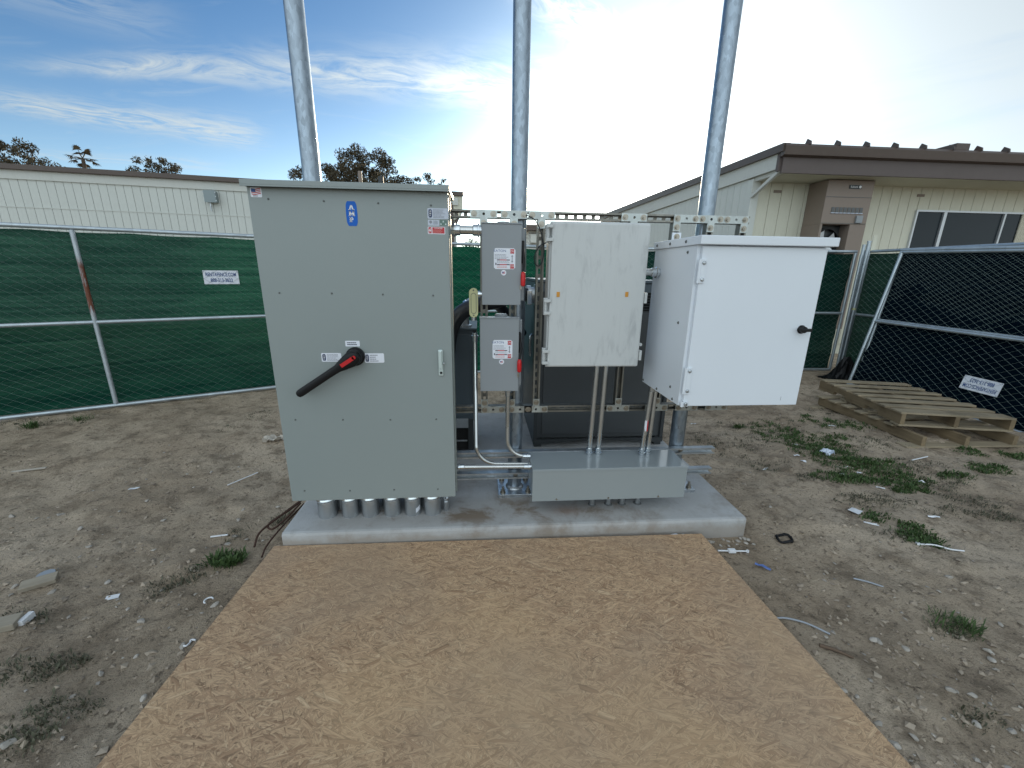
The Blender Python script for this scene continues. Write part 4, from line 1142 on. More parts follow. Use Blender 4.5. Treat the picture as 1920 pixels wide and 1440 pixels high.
MB().lathe((-.217, 2.238, .085), [(.0185, 0), (.0185, .06), (.0145, .066)], 18).build('sleeve', 'galv', c)
MB().lathe((-.217, 2.238, .151), [(.0150, 0), (.0205, .004), (.0205, .02), (.015, .028), (.015, .055), (.019, .058), (.019, .075), (.013, .08), (.013, .12)], 18).build('fitting', 'chrome', c)
for k, x in enumerate((-.86, -.70, -.58, -.35)):
    c = thing('rear_conduit', (x, 2.30, .085), 'conduit in the shadow behind the fat couplings under the cabinet', 'conduit', 'rear row of conduits under the grey cabinet')
    MB().lathe((x, 2.30, .085), [(.034, 0), (.034, .19)], 20).build('tube', 'galv', c)
    MB().lathe((x, 2.30, .17), [(.036, 0), (.040, .006), (.040, .03), (.036, .036)], 20).build('collar', 'emt', c)

# ---------------------------------------------------------------- safety switches
def safety_switch(x0, x1, z0, z1, label, stk, grip):
    t = thing('safety_switch', ((x0 + x1) / 2, 2.30, z0), label, 'safety switch', 'grey safety switches with red grips')
    f = 2.22
    MB().box(x0 + .004, x1 - .004, f + .012, 2.367, z0 + .004, z1 - .004, .002).build('body', 'switch', t)
    mb = MB(); mb.box(x0, x1, f, f + .0115, z0, z1, .0025); mb.box(x0 - .0005, x0 + .003, f, f + .05, z0 + .002, z1 - .002); mb.build('cover', 'switch', t)
    MB().box(x1 - .0038, x1 + .022, f + .05, f + .100, z0 + .02, z1 - .012, .003).build('side_channel', 'switch', t)
    MB().box(x0 - .002, x1 + .002, f - .004, f + .06, z1 + .0005, z1 + .006).build('top_flange', 'switch', t)
    zz = z1 - (z1 - z0) * .26
    MB().box(x1 + .001, x1 + .016, f + .010, f + .050, zz - .085, zz + .028, .003).build('operator_slot', 'black', t)
    (gx_, gz_) = grip
    lv = MB().tube([(x1 + .010, f + .02, zz - .01), (x1 + .014, f + .004, zz - .06), (gx_, f - .010, gz_ + .03)], .0065, 8).build('lever', 'black', t)
    mb = MB(); mb.lathe((gx_, f - .012, gz_ - .036), [(.006, 0), (.0115, .006), (.013, .03), (.0125, .055), (.010, .070), (.006, .074)], 14); mb.build('grip', 'red', lv)
    MB().box(x1 - .006, x1 + .004, f - .004, f + .004, z0 + .082, z0 + .105, .001).build('cover_latch', 'bolt', t)
    mb = MB(); cxx = (x0 + x1) / 2
    mb.lathe((cxx + .012, 2.295, z1 + .006), [(.036, 0), (.036, .006), (.030, .012)], 20); mb.build('hub_plate', 'switch', t)
    (a0, a3), (a1, a2) = stk
    y = f - .0003; s_ = sticker('instruction_label', a0, a1, a2, a3, 'label', t, y); w, h = a1 - a0, a3 - a2; yy = y - .0009
    text_mb('E\u00b7T\u00b7N' if False else 'EATON', h * .16, a0 + w * .28, a3 - h * .13, yy, sx=1.15).build('lettering', 'brand_blue', s_, fix=False)
    fine_print(MB(), a0 + w * .04, a0 + w * .70, a2 + h * .48, a3 - h * .27, 4, yy, 3, .35).build('fine_print', 'print_grey', s_)
    mb = MB()
    for q_ in (.20, .42): mb.rect(a0 + w * .14, a0 + w * .74, a2 + h * q_, a2 + h * (q_ + .045), yy, .0002)
    mb.build('red_bar', 'red_print', s_)
    mb = MB()
    for q_ in (.20, .42): mb.rect(a0 + w * .15, a0 + w * .27, a2 + h * q_, a2 + h * (q_ + .045), yy - .0003, .0002); mb.rect(a0 + w * .60, a0 + w * .735, a2 + h * q_, a2 + h * (q_ + .045), yy - .0003, .0002)
    mb.rect(a0 + w * .07, a0 + w * .12, a2 + h * .20, a2 + h * .30, yy, .0002); mb.build('dark_bar', 'print', s_)
    fine_print(MB(), a0 + w * .14, a0 + w * .74, a2 + h * .05, a2 + h * .18, 2, yy, 4, .35).build('fine_print', 'pink_print', s_)
    fine_print(MB(), a0 + w * .14, a0 + w * .74, a2 + h * .28, a2 + h * .40, 2, yy, 5, .30).build('fine_print', 'print_grey', s_)
    for txt, zt_, zb_ in (('ON', a3 - h * .04, a3 - h * .25), ('OFF', a2 + h * .24, a2 + h * .03)):
        MB().rect(a1 - w * .24, a1 - w * .06, zb_, zt_, yy, .0002).build('red_square', 'red_print', s_)
        text_mb(txt, h * .15, a1 - w * .15, (zt_ + zb_) / 2, yy - .0003, sx=.75).build('lettering', 'white_ink', s_, fix=False)
    mb = MB(); ax_ = a1 - w * .15; zc_ = a2 + h * .50; ah = h * .19
    mb.prism([(ax_ - .002, zc_ - ah * .6), (ax_ + .002, zc_ - ah * .6), (ax_ + .002, zc_ + ah * .6), (ax_ - .002, zc_ + ah * .6)], yy - .0002, yy)
    mb.prism([(ax_ - w * .05, zc_ + ah * .55), (ax_ + w * .05, zc_ + ah * .55), (ax_, zc_ + ah)], yy - .0002, yy)
    mb.prism([(ax_ - w * .05, zc_ - ah * .55), (ax_, zc_ - ah), (ax_ + w * .05, zc_ - ah * .55)], yy - .0002, yy); mb.build('arrow', 'print_grey', s_)
    fx, fz = a0 + w * .46, a2 - h * .17
    mb = MB(); mb.lathe((fx, y, fz), [(h * .135, 0), (h * .135, .0007)], 20, (0, -1, 0)); o = mb.build('round_sticker', 'label', t)
    flag_print(o, fx - h * .075, fx + h * .075, fz - h * .05, fz + h * .05, y - .0011, .0006)
    return t
SW1 = safety_switch(.010, .216, 1.326, 1.733, 'upper grey safety switch with red grip right of the big cabinet', ((0.0723, 1.6153), (0.1844, 1.5108)), (0.2256, 1.4602))
SW2 = safety_switch(-.002, .210, .845, 1.254, 'lower grey safety switch with red grip right of the big cabinet', ((0.0657, 1.1370), (0.1754, 1.0325)), (0.2144, 0.9929))

# ---------------------------------------------------------------- light grey enclosure
EN = thing('plastic_enclosure', (.62, 2.27, .996), 'scuffed light grey enclosure with two orange tabs on its door', 'enclosure')
MB().box(.368, .871, 2.215, 2.366, 1.002, 1.738, .010).build('body', 'poly_plain', EN)
MB().box(.358, .881, 2.196, 2.2145, .990, 1.750, .006).build('body_rim', 'poly_plain', EN)
MB().box(.364, .875, 2.168, 2.1955, .9975, 1.7435, .009).build('door', 'poly', EN)
for p in ((0.3317, 1.6905), (0.3360, 1.3211), (0.3244, 1.0519)):
    x, z = p
    h_ = MB().box(.337, .3575, 2.186, 2.214, z - .045, z + .045, .003).build('hinge', 'poly_plain', EN)
    MB().box(.3345, .370, 2.160, 2.1675, z + .024, z + .040, .002).build('hinge_leaf', 'poly_plain', h_)
    MB().box(.3345, .370, 2.160, 2.1675, z - .040, z - .024, .002).build('hinge_leaf', 'poly_plain', h_)
    MB().cyl((.3455, 2.178, z - .043), (.3455, 2.178, z + .043), .0055, 10).build('hinge_pin', 'poly_plain', h_)
for z in (1.372, 1.060): MB().box(.876, .890, 2.164, 2.194, z - .028, z + .028, .003).build('latch', 'poly_plain', EN)
mb = MB(); mb.lathe((.886, 2.19, 1.118), [(.009, 0), (.009, .006)], 12, (0, -1, 0)); mb.build('padlock_eye', 'poly_plain', EN)
for p in ((0.4082, 1.3870), (0.7766, 1.3903)):
    x, z = p; MB().box(x - .0085, x + .0085, 2.1655, 2.1682, z - .013, z + .013, .001).build('orange_tab', 'orange', EN)

# ---------------------------------------------------------------- white cabinet
WC = thing('white_cabinet', (1.30, 2.12, .857), 'white powder-coated cabinet with black knob and overhanging lid on the right', 'cabinet')
MB().box(.992, 1.612, 1.894, 2.366, .857, 1.628, .003).build('body', 'white', WC)
MB().box(1.008, 1.611, 1.876, 1.8932, .860, 1.622, .0025).build('door', 'white', WC)
mb = MB(); mb.box(.982, 1.640, 1.852, 2.368, 1.6285, 1.668, .004); mb.build('lid', 'white', WC)
def hinge(z0, z1):
    h_ = MB().box(.996, 1.030, 1.868, 1.8755, z0, z1, .002).build('hinge', 'white', WC)
    MB().cyl((1.0005, 1.872, z0), (1.0005, 1.872, z1), .007, 12).build('hinge_barrel', 'white', h_)
    for z in (z0 + .016, z1 - .016):
        mb = MB(); mb.lathe((1.018, 1.868, z), [(.0095, 0), (.0085, .004), (.004, .007)], 14, (0, -1, 0)); mb.build('screw', 'galv', h_)
for p, q_ in (((1.0057, 1.5650), (1.0105, 1.4591)), ((1.0021, 1.0576), (1.0059, 0.9245))): hinge(q_[1], p[1])
hinge(.858, .885)
kx, kz = (1.5571, 1.2464)
kb = MB().lathe((kx, 1.876, kz), [(.021, 0), (.021, .004), (.016, .010), (.015, .024)], 20, (0, -1, 0)).build('knob', 'black', WC)
MB().box(kx - .028, kx + .028, 1.838, 1.853, kz - .0075, kz + .0075, .004).build('knob_wing', 'black', kb)
# screws along the left side and the lid
def side_screw(y, z, m_='screw', parent=WC, x=.992):
    mb = MB(); mb.lathe((x, y, z), [(.0075, 0), (.0065, .003), (.003, .006)], 12, (-1, 0, 0)); return mb.build('screw', m_, parent)
for y, z in ((1.9807, 1.5994), (1.9915, 1.2629), (1.9944, 0.9279)): side_screw(y, z)
for y, z in ((2.3491, 0.8616), (2.1516, 0.8583), (1.9582, 0.8602)): side_screw(y, max(z, .872))
for y, z in ((2.32, 1.648), (2.16, 1.648), (1.99, 1.648)): side_screw(y, z, 'screw', WC, .982)
mb = MB(); mb.prism([(1.078, 1.668), (1.128, 1.668), (1.128, 1.722), (1.078, 1.722)], 2.356, 2.366); tb = mb.build('mounting_ear', 'white', WC); bolt(tb, 1.103, 1.700, 2.356)
# marks of a scratch near the bottom right of the door
MB().box(1.520, 1.5215, 1.8752, 1.8758, .885, .905).build('scratch', 'print_grey', WC)

# ---------------------------------------------------------------- grey trough
TR = thing('wiring_trough', (.76, 2.25, .185), 'long blue-grey wiring trough at knee height with a glossy top', 'wiring trough')
MB().box(.303, 1.226, 2.150, 2.372, .187, .3885, .002).build('body', 'trough', TR)
mb = MB(); mb.box(.298, 1.232, 2.138, 2.1495, .183, .3875, .002); mb.build('front_cover', 'trough', TR)
mb = MB(); mb.box(.296, 1.234, 2.134, 2.373, .389, .3935, .0015); mb.box(.296, 1.234, 2.134, 2.1375, .381, .3895); mb.build('lid', 'trough_lid', TR)
for x in (.445, .76, 1.07):
    mb = MB(); mb.lathe((x, 2.138, .1935), [(.006, 0), (.005, .003)], 10, (0, -1, 0)); mb.build('screw', 'bolt', TR)
    
for k, x in enumerate((.695, .800, .888, .990)):
    c = thing('conduit_stub', (x, 2.245, .085), ('leftmost short conduit stub under the grey trough', 'second short conduit stub from left under the grey trough', 'third short conduit stub from left under the grey trough', 'rightmost short conduit stub under the grey trough')[k], 'conduit stub', 'short conduit stubs under the trough')
    MB().lathe((x, 2.245, .085), [(.0165, 0), (.0165, .055), (.014, .06), (.014, .102)], 18).build('tube', 'galv', c)
    MB().lathe((x, 2.245, .085), [(.026, 0), (.020, .004), (.0167, .006)], 14).build('sealant_ring', 'gasket', c)

# ---------------------------------------------------------------- conduits
def connector(parent, p, d, r, name='connector'):
    """set-screw connector with a locknut ring and a screw"""
    p, d = Vector(p), Vector(d).normalized(); mb = MB()
    mb.lathe(p, [(r * 1.22, 0), (r * 1.22, .012), (r * 1.62, .013), (r * 1.62, .020), (r * 1.30, .022), (r * 1.30, .044), (r * 1.12, .047)], 20, d)
    return mb.build(name, 'chrome', parent)
def conduit(name, pts, r, label, ends=(), m_='emt', group=None, n=16):
    t = thing(name, pts[0], label, 'conduit', group)
    MB().tube(pts, r, n).build('tube', m_, t)
    for p, d in ends: connector(t, p, d, r)
    return t
r1 = .0145
for k, (xt, xb, y, zt) in enumerate(((.690, .678, 2.325, .995), (.745, .735, 2.325, .995))):
    conduit('vertical_conduit', [(xb, y, .394), (xt, y, zt)], r1, ('left', 'right')[k] + ' conduit of the pair from the light grey enclosure down to the trough', [((xb, y, .394), (0, 0, 1))], group='conduits rising from the trough')
for k, (xt, xb, y, zt) in enumerate(((1.030, 1.008, 2.30, .858), (1.060, 1.050, 2.31, .858))):
    t = conduit('vertical_conduit', [(xb, y, .394), (xt, y, zt)], r1 * .92, ('left conduit, with a red and white sticker,', 'right conduit, plain,')[k] + ' of the pair under the white cabinet', [((xb, y, .394), (0, 0, 1)), ((xt, y, zt), (0, 0, -1))], group='conduits rising from the trough')
    if k == 0:
        L0 = Vector((xb, y, .394)).lerp(Vector((xt, y, zt)), .43); mb = MB(); mb2 = MB()
        for i in range(6):
            a0, a1 = R_(-150 + i * 20), R_(-130 + i * 20); rr = r1 * .92 + .0008; tgt = mb if i < 3 else mb2
            tgt.add([(L0.x + rr * math.cos(a), L0.y + rr * math.sin(a), L0.z + z) for a, z in ((a0, -.035), (a1, -.035), (a1, .035), (a0, .035))], [(0, 1, 2, 3)])
        mb.build('sticker', 'label', t, fix=False); mb2.build('sticker', 'red_print', t, fix=False)
zc = .3855
conduit('cross_conduit', [(-.150, 2.20, .389), (.298, 2.20, .381)], .0125, 'straight conduit from the big cabinet to the left end of the trough', [((-.146, 2.20, .389), (1, 0, 0)), ((.297, 2.20, .381), (-1, 0, 0))])
conduit('bent_conduit', [(.158, 2.29, .842), (.158, 2.29, .56)] + arc((.268, 2.285, .52), .11, 180, 262, 8, (1, 0, 0), (0, 0, 1)) + [(.297, 2.28, .411)], .0125, 'bent conduit from the lower safety switch into the trough', [((.298, 2.28, .411), (-1, 0, 0)), ((.158, 2.29, .843), (0, 0, -1))])
conduit('bent_conduit', [(-.031, 2.295, 1.16), (-.031, 2.29, .50)] + arc((.095, 2.28, .49), .126, 180, 268, 9, (1, 0, 0), (0, 0, 1)) + [(.297, 2.27, .362)], .0125, 'long bent conduit dropping from the yellow conduit body behind the cross conduit', [((-.031, 2.295, 1.165), (0, 0, -1))])
conduit('cross_conduit', [(-.150, 2.28, 1.704), (.011, 2.28, 1.704)], .0215, 'thick short conduit between the big cabinet and the upper safety switch', [((-.147, 2.28, 1.704), (1, 0, 0)), ((.011, 2.28, 1.704), (-1, 0, 0))])
conduit('cross_conduit', [(.870, 2.28, 1.505), (.991, 2.28, 1.505)], .0185, 'short conduit joining the light grey enclosure to the white cabinet', [((.991, 2.28, 1.505), (-1, 0, 0))])
# yellowed conduit body with an oval cover
CBx, CBz = (-0.0359, 1.3320)
cb = thing('conduit_fitting', (CBx, 2.29, CBz - .08), 'yellowed oval-covered conduit body left of the upper safety switch', 'conduit body')
def oval(x, z, w, h, n=9):
    r = w / 2; return [(x + r * math.cos(math.pi * k / n), z + h / 2 - r + r * math.sin(math.pi * k / n)) for k in range(n + 1)] + [(x - r * math.cos(math.pi * k / n), z - h / 2 + r - r * math.sin(math.pi * k / n)) for k in range(n + 1)]
MB().prism(oval(CBx, CBz, .040, .150), 2.279, 2.325).build('body', 'galv', cb)
MB().prism(oval(CBx, CBz, .048, .158), 2.272, 2.2785).build('cover', 'brass', cb)
mb = MB(); o1, o2 = oval(CBx, CBz - .003, .030, .112), oval(CBx, CBz - .003, .025, .107); n_ = len(o1)
mb.add([(x, 2.2712, z) for x, z in o1] + [(x, 2.2712, z) for x, z in o2], [(k, (k + 1) % n_, n_ + (k + 1) % n_, n_ + k) for k in range(n_)]); mb.build('cover_groove', 'gasket', cb)
for s_ in (-1, 1):
    mb = MB(); mb.lathe((CBx, 2.272, CBz + s_ * .067), [(.0042, 0), (.003, .002)], 10, (0, -1, 0)); mb.build('screw', 'gasket', cb)
mb = MB(); mb.cyl((CBx + .015, 2.30, CBz + .045), (.0125, 2.30, CBz + .045), .015, 16); mb.cyl((CBx + .026, 2.30, CBz + .045), (CBx + .034, 2.30, CBz + .045), .021, 6); mb.build('side_nipple', 'chrome', cb)
mb = MB(); mb.cyl((CBx, 2.298, CBz - .076), (CBx, 2.298, CBz - .098), .016, 16); mb.build('bottom_hub', 'galv', cb)

# ---------------------------------------------------------------- machines behind the rack
TF = thing('transformer', (.99, 3.6, .085), 'dark grey floor-standing transformer behind the light grey enclosure', 'transformer')
MB().box(.444, 1.530, 3.150, 4.02, .16, 1.425, .004).build('body', 'dark_grey', TF)
for x0, x1 in ((.434, .462), (1.512, 1.540)): MB().box(x0, x1, 3.130, 3.160, .118, 1.43, .002).build('corner_post', 'charcoal', TF)
MB().box(.50, 1.474, 3.136, 3.1495, .20, 1.20, .003).build('front_panel', 'dark_grey', TF)
MB().box(.434, 1.540, 3.126, 4.03, 1.4255, 1.445, .003).build('lid', 'teal_grey', TF)
MB().box(.462, 1.512, 3.136, 3.1495, 1.355, 1.42).build('header', 'teal_grey', TF)
for k in range(6): MB().bar((.52, 3.140, 1.228 + k * .021), (1.46, 3.140, 1.228 + k * .021), .010, .006, (0, -.6, 1)).build('louvre_slat', 'charcoal', TF)
MB().box(.50, 1.474, 3.1465, 3.1495, 1.215, 1.35).build('louvre_back', 'hole', TF)
mb = MB(); N_ = 14
mb.prism([(.434, .118), (.434, .155), (1.540, .155), (1.540, .118)] + [(1.44 - (1.44 - .54) * k / N_, .118 + .030 * math.sin(math.pi * k / N_)) for k in range(N_ + 1)], 3.124, 3.136); mb.build('base_skirt', 'charcoal', TF)
MB().box(.44, .50, 3.14, 4.0, .085, .16).build('foot_channel', 'charcoal', TF); MB().box(1.474, 1.534, 3.14, 4.0, .085, .16).build('foot_channel', 'charcoal', TF)
MB().box(.4340, .4438, 3.165, 4.01, .12, 1.42).build('side_panel', 'teal_grey', TF)
mb = MB(); mb.box(.4335, .40, 3.30, 3.33, .985, 1.0); mb.build('hasp', 'chrome', TF)
T2 = thing('small_transformer', (-.36, 3.2, .085), 'slate blue equipment box on legs behind the gap right of the big cabinet', 'transformer')
MB().box(-.80, -.052, 2.985, 3.45, .385, 1.085, .004).build('body', 'teal_grey', T2)
MB().box(-.77, -.075, 2.974, 2.9845, .43, 1.055, .003).build('front_panel', 'teal_grey', T2)
MB().box(-.0515, -.030, 2.985, 3.45, .12, 1.085, .002).build('corner_post', 'charcoal', T2)
MB().box(-.81, -.026, 2.965, 3.46, 1.0855, 1.100, .003).build('lid', 'teal_grey', T2)
MB().box(-.80, -.098, 2.955, 2.983, .335, .405, .003).build('lower_shelf', 'switch', T2)
MB().box(-.80, -.098, 3.0, 3.44, .14, .335).build('base_recess', 'hole', T2)
MB().box(-.80, -.108, 2.955, 2.965, .225, .235).build('cross_bar', 'galv', T2)
for x in (-.79, -.10): MB().box(x, x + .04, 2.97, 3.01, .085, .40).build('leg', 'charcoal', T2)
hxb, hzb = (-0.1378, 1.1186)
fx = thing('angled_conduit_hub', (hxb, 3.08, 1.10), 'grey angled conduit fitting on top of the slate blue box', 'conduit fitting')
MB().lathe((hxb, 3.08, 1.10), [(.075, 0), (.075, .012), (.055, .016), (.055, .05)], 22).build('base_flange', 'galv', fx)
MB().tube(spline([(hxb, 3.08, 1.13), (hxb + .012, 3.08, 1.19), (hxb + .055, 3.08, 1.245), (hxb + .10, 3.08, 1.28)], 5), .050, 18).build('elbow', 'galv', fx)
MB().lathe((hxb + .045, 3.08, 1.235), [(.060, 0), (.060, .022), (.054, .026)], 20, (.8, 0, .6)).build('clamp_ring', 'chrome', fx)
def flex(name, pts, r, label):
    P = spline(pts, 14); t = thing(name, P[0], label, 'flexible conduit')
    MB().tube(P, r, 20).build('jacket', 'black_rubber', t); return t
fA = flex('flexible_conduit', [(-0.2405, 2.9000, 0.9081), (-0.2052, 2.9000, 1.0994), (-0.1367, 2.9200, 1.2094), (-0.0209, 3.0000, 1.2630), (0.1174, 3.1000, 1.2835), (.30, 3.22, 1.335), (.385, 3.28, 1.318)], .054, 'thick black flexible conduit arching out from behind the big cabinet')
fB = flex('flexible_conduit', [(hxb + .09, 3.08, 1.27), (hxb + .16, 3.10, 1.30), (hxb + .25, 3.2, 1.27), (.25, 3.4, 1.12), (.36, 3.5, .98)], .042, 'black flexible conduit leaving the angled fitting on the slate blue box')
cf = thing('conduit_connector', (.40, 3.28, 1.32), 'bright flexible-conduit connector on the side of the dark transformer', 'conduit fitting')
MB().lathe((.433, 3.28, 1.322), [(.085, 0), (.085, .010), (.062, .012), (.062, .035), (.074, .037), (.074, .070), (.060, .075)], 22, (-1, 0, 0)).build('connector', 'galv', cf)
MB().box(.36, .400, 3.195, 3.222, 1.255, 1.36, .004).build('clamp_lug', 'chrome', cf)
hk = thing('wire_loop', (.40, 3.31, .97), 'bright wire shackle on the side of the dark transformer', 'shackle')
mb = MB(); mb.tube(spline([(.425, 3.28, 1.0), (.405, 3.26, 1.005), (.395, 3.25, .98), (.395, 3.25, .88), (.405, 3.25, .84)], 6), .007, 8); mb.tube(spline([(.432, 3.33, 1.0), (.418, 3.31, 1.005), (.41, 3.30, .98), (.41, 3.30, .88), (.415, 3.30, .84)], 6), .007, 8); mb.build('shackle', 'chrome', hk)

# thin black cable looping beside the enclosure
pts = [(0.2519, 2.3550, 1.7949), (0.2948, 2.3450, 1.7705), (0.3244, 2.3400, 1.7274), (0.3401, 2.3350, 1.6727), (0.3502, 2.3300, 1.6119), (0.3390, 2.3200, 1.5500), (0.3183, 2.3150, 1.5299), (0.2995, 2.3100, 1.5464), (0.2983, 2.3100, 1.5880), (0.3203, 2.3100, 1.6324), (0.3574, 2.3100, 1.6522)]
cbl = MB().tube(spline(pts, 8), .0032, 8).build('black_cable', 'black_rubber'); tag(cbl, 'thin black cable looped between the strut frame and light grey enclosure', 'cable')

# ---------------------------------------------------------------- pallets
def board(name, parent, x0, x1, y0, y1, z0, z1, m_, seed):
    r = random.Random(seed); mb = MB(); mb.box(x0, x1, y0, y1, z0, z1, .003); o = mb.build(name, m_, parent, True)
    o.rotation_euler = (r.uniform(-.006, .006), r.uniform(-.004, .004), r.uniform(-.006, .006)); return o
e = Vector((.979, -.203, 0)); az = math.atan2(e.y, e.x)
UPal = thing('wooden_pallet', (3.965, 3.355, .128), 'upper wooden pallet lying skewed on top of the other by the leaning fence', 'pallet', 'pallets by the right fence', (R_(-.6), R_(.3), az))
W_, D_ = .955, 1.30
ys = np.linspace(.0, D_ - .10, 7)
for i, y in enumerate(ys):
    w = .135 if i == 0 else random.uniform(.085, .105)
    board('deck_board', UPal, -.006 + random.uniform(-.008, .008), W_ + random.uniform(-.01, .012), y, y + w, .122, .140, 'pallet_x', i)
for x in (0.002, W_ / 2 - .02, W_ - .042):
    mb = MB(); zt, zb = .1215, .0205
    prof = [(0, zb), (.28, zb), (.30, zb + .04), (.48, zb + .04), (.50, zb), (.80, zb), (.82, zb + .04), (1.0, zb + .04), (1.02, zb), (D_, zb), (D_, zt), (0, zt)]
    n_ = len(prof); v = [(x, y, z) for y, z in prof] + [(x + .038, y, z) for y, z in prof]
    mb.add(v, [list(range(n_)), list(range(n_, 2 * n_))[::-1]] + [(i, n_ + i, n_ + (i + 1) % n_, (i + 1) % n_) for i in range(n_)]); mb.build('stringer', 'pallet_y', UPal, True)
for i, (y, w) in enumerate(((0.0, .11), (.42, .09), (.78, .09), (D_ - .10, .10))): board('bottom_board', UPal, -.004, W_ + .002, y, y + w, .002, .020, 'pallet_x', 50 + i)
LPal = thing('wooden_pallet', (3.86, 3.12, -.004), 'lower wooden pallet flat on the dirt under the skewed one', 'pallet', 'pallets by the right fence', (0, 0, R_(-1.5)))
for i, x in enumerate((.13, .55, 1.02)):
    mb = MB(); mb.box(x, x + .042, .03, 1.25, .0185, .108, .003); mb.build('stringer', 'pallet_y', LPal, True)
for i, (y, w) in enumerate(((.02, .11), (.55, .09), (1.14, .10))): board('bottom_board', LPal, -.01, 1.17, y, y + w, .001, .018, 'pallet_x', 70 + i)
for i, y in enumerate(np.linspace(.30, 1.16, 6)): board('deck_board', LPal, .10, 1.10, y, y + .09, .1085, .126, 'pallet_x', 90 + i)

# ---------------------------------------------------------------- loose things on the dirt
def gz(x, y): return float(ground_z(x, y))
def litter_at(name, x, y, label, cat, mbf, m_, rz=0.0, group=None, rx=0.0, ry=0.0, dz=0.0):
    mb = MB(); mbf(mb); o = mb.build(name, m_, None); o.location = (x, y, gz(x, y) + dz); o.rotation_euler = (rx, ry, rz); return tag(o, label, cat, group)
def crumple(w, d, h, seed, n=6):
    def f(mb):
        r = random.Random(seed); V = [(w * (i / n - .5) + r.uniform(-.1, .1) * w / n, d * (j / n - .5) + r.uniform(-.1, .1) * d / n, r.uniform(0, h) + .002) for j in range(n + 1) for i in range(n + 1)]
        mb.add(V, [(j * (n + 1) + i, j * (n + 1) + i + 1, (j + 1) * (n + 1) + i + 1, (j + 1) * (n + 1) + i) for j in range(n) for i in range(n)], False)
    return f
def bx(w, d, h): return lambda mb: mb.box(-w / 2, w / 2, -d / 2, d / 2, 0, h, min(w, d, h) * .15)
litter_at('plastic_wad', 2.989, 3.051, 'crumpled milky plastic film on the green weed patch', 'plastic film', crumple(.10, .085, .05, 1), 'plastic_film', .3)
litter_at('cardboard_scrap', 2.93, 2.80, 'tan cardboard scrap on the weeds below the plastic film', 'scrap', crumple(.14, .05, .012, 2), 'lumber', .1)
def zip_tie(mb): mb.tube(spline([(-.11, 0, .006), (-.03, .006, .014), (.04, -.004, .008), (.11, .005, .005)], 5), .0045, 6); mb.box(-.118, -.10, -.008, .01, 0, .014)
litter_at('white_strap', 2.64, 1.827, 'white plastic strap lying beside the weeds on the right', 'strap', zip_tie, 'paper', -.35, dz=.006)
def tape_ring(mb): mb.tube([( .045 * math.cos(a * .42), .038 * math.sin(a * .42), .010 + .008 * math.sin(a * 1.3)) for a in range(16)], .008, 7)
litter_at('black_tape_ring', 1.803, 1.979, 'crumpled ring of black tape on the bare dirt right of the pad', 'tape', tape_ring, 'black', .2)
litter_at('blue_scrap', 1.521, 1.768, 'small blue and grey plastic scrap right of the board sheet', 'scrap', crumple(.075, .022, .012, 4, 4), 'blue_scrap', -.75, dz=.003)
def wall_anchor(mb): mb.tube([(-.09, 0, .012), (.085, 0, .008)], .0045, 7); mb.box(-.03, .012, -.012, .012, .002, .02, .003); mb.cyl((.083, 0, .002), (.083, 0, .014), .008, 8)
litter_at('white_rod', 1.43, 1.893, 'white plastic rod with a tab poking from under the board corner', 'rod', wall_anchor, 'paper', -.06, dz=.004)
litter_at('paper_tag', 2.475, 2.213, 'white torn card on the dirt right of the slab', 'card', crumple(.07, .06, .008, 6, 3), 'paper', .5)
litter_at('paper_strip', 2.478, 2.10, 'narrow white paper strip just below the torn card', 'paper strip', crumple(.085, .022, .008, 7, 3), 'paper', -.5)
litter_at('foil_scrap', 1.17, 2.03, 'blue and white torn wrapper at the front edge of the slab', 'wrapper', crumple(.11, .018, .016, 8, 5), 'plastic_film', .0, dz=.030)
def cable_piece(*p): return lambda mb: mb.tube(spline(p, 6), .0042, 7)
litter_at('grey_cable', 1.43, 1.376, 'bent grey cable end beside the right edge of the board sheet', 'cable', cable_piece((-.10, .05, .008), (-.04, .045, .010), (.03, .01, .012), (.095, -.045, .006)), 'grey_rod', 0)
litter_at('grey_wire', 1.97, 1.60, 'thin grey wire offcut on the dirt at right', 'wire', cable_piece((-.05, .035, .006), (0, .005, .008), (.05, -.03, .006)), 'grey_rod', 0)
litter_at('twig', 1.478, 1.251, 'brown twig on the dirt right of the board sheet', 'twig', lambda mb: mb.tube(spline([(-.045, .03, .008), (0, .004, .010), (.05, -.035, .008)], 4), [.008, .008, .0075, .007, .007, .0065, .006, .006, .005], 6), 'twig')
litter_at('white_pipe_scrap', 3.75, 2.93, 'thin white stick lying before the pallets', 'stick', lambda mb: mb.tube([(-.10, -.02, .01), (.10, .03, .014)], .005, 6), 'paper')
litter_at('wood_block', -2.151, 1.829, 'grey wood offcut on the dirt at the left', 'wood offcut', bx(.125, .065, .022), 'lumber', .55, rx=.1)
litter_at('wood_plank_end', -2.07, 1.552, 'broken plank end with a white face at the left edge', 'wood offcut', bx(.17, .075, .03), 'lumber', .35)
litter_at('white_chip', -1.985, 1.60, 'white chip standing against the broken plank end', 'chip', bx(.022, .06, .03), 'paper', .1)
def disc(mb): mb.lathe((0, 0, .004), [(.034, 0), (.034, .006), (.012, .006)], 18)
litter_at('grey_washer', -2.191, 1.90, 'bluish grey disc beside the grey wood offcut', 'washer', disc, 'grey_rod')
litter_at('pale_card', -1.779, 1.765, 'small pale square card on the left dirt', 'card', crumple(.055, .03, .004, 9, 2), 'paper', .3)
litter_at('paper_flake', -2.454, 2.784, 'white flake of paper on open dirt left of the cabinet', 'paper', crumple(.06, .03, .008, 10, 3), 'paper', .2)
litter_at('wood_splinter', -3.46, 3.11, 'long pale wood splinter on the far left dirt', 'splinter', lambda mb: mb.bar((-.10, -.02, .01), (.10, .03, .016), .02, .006), 'chip')
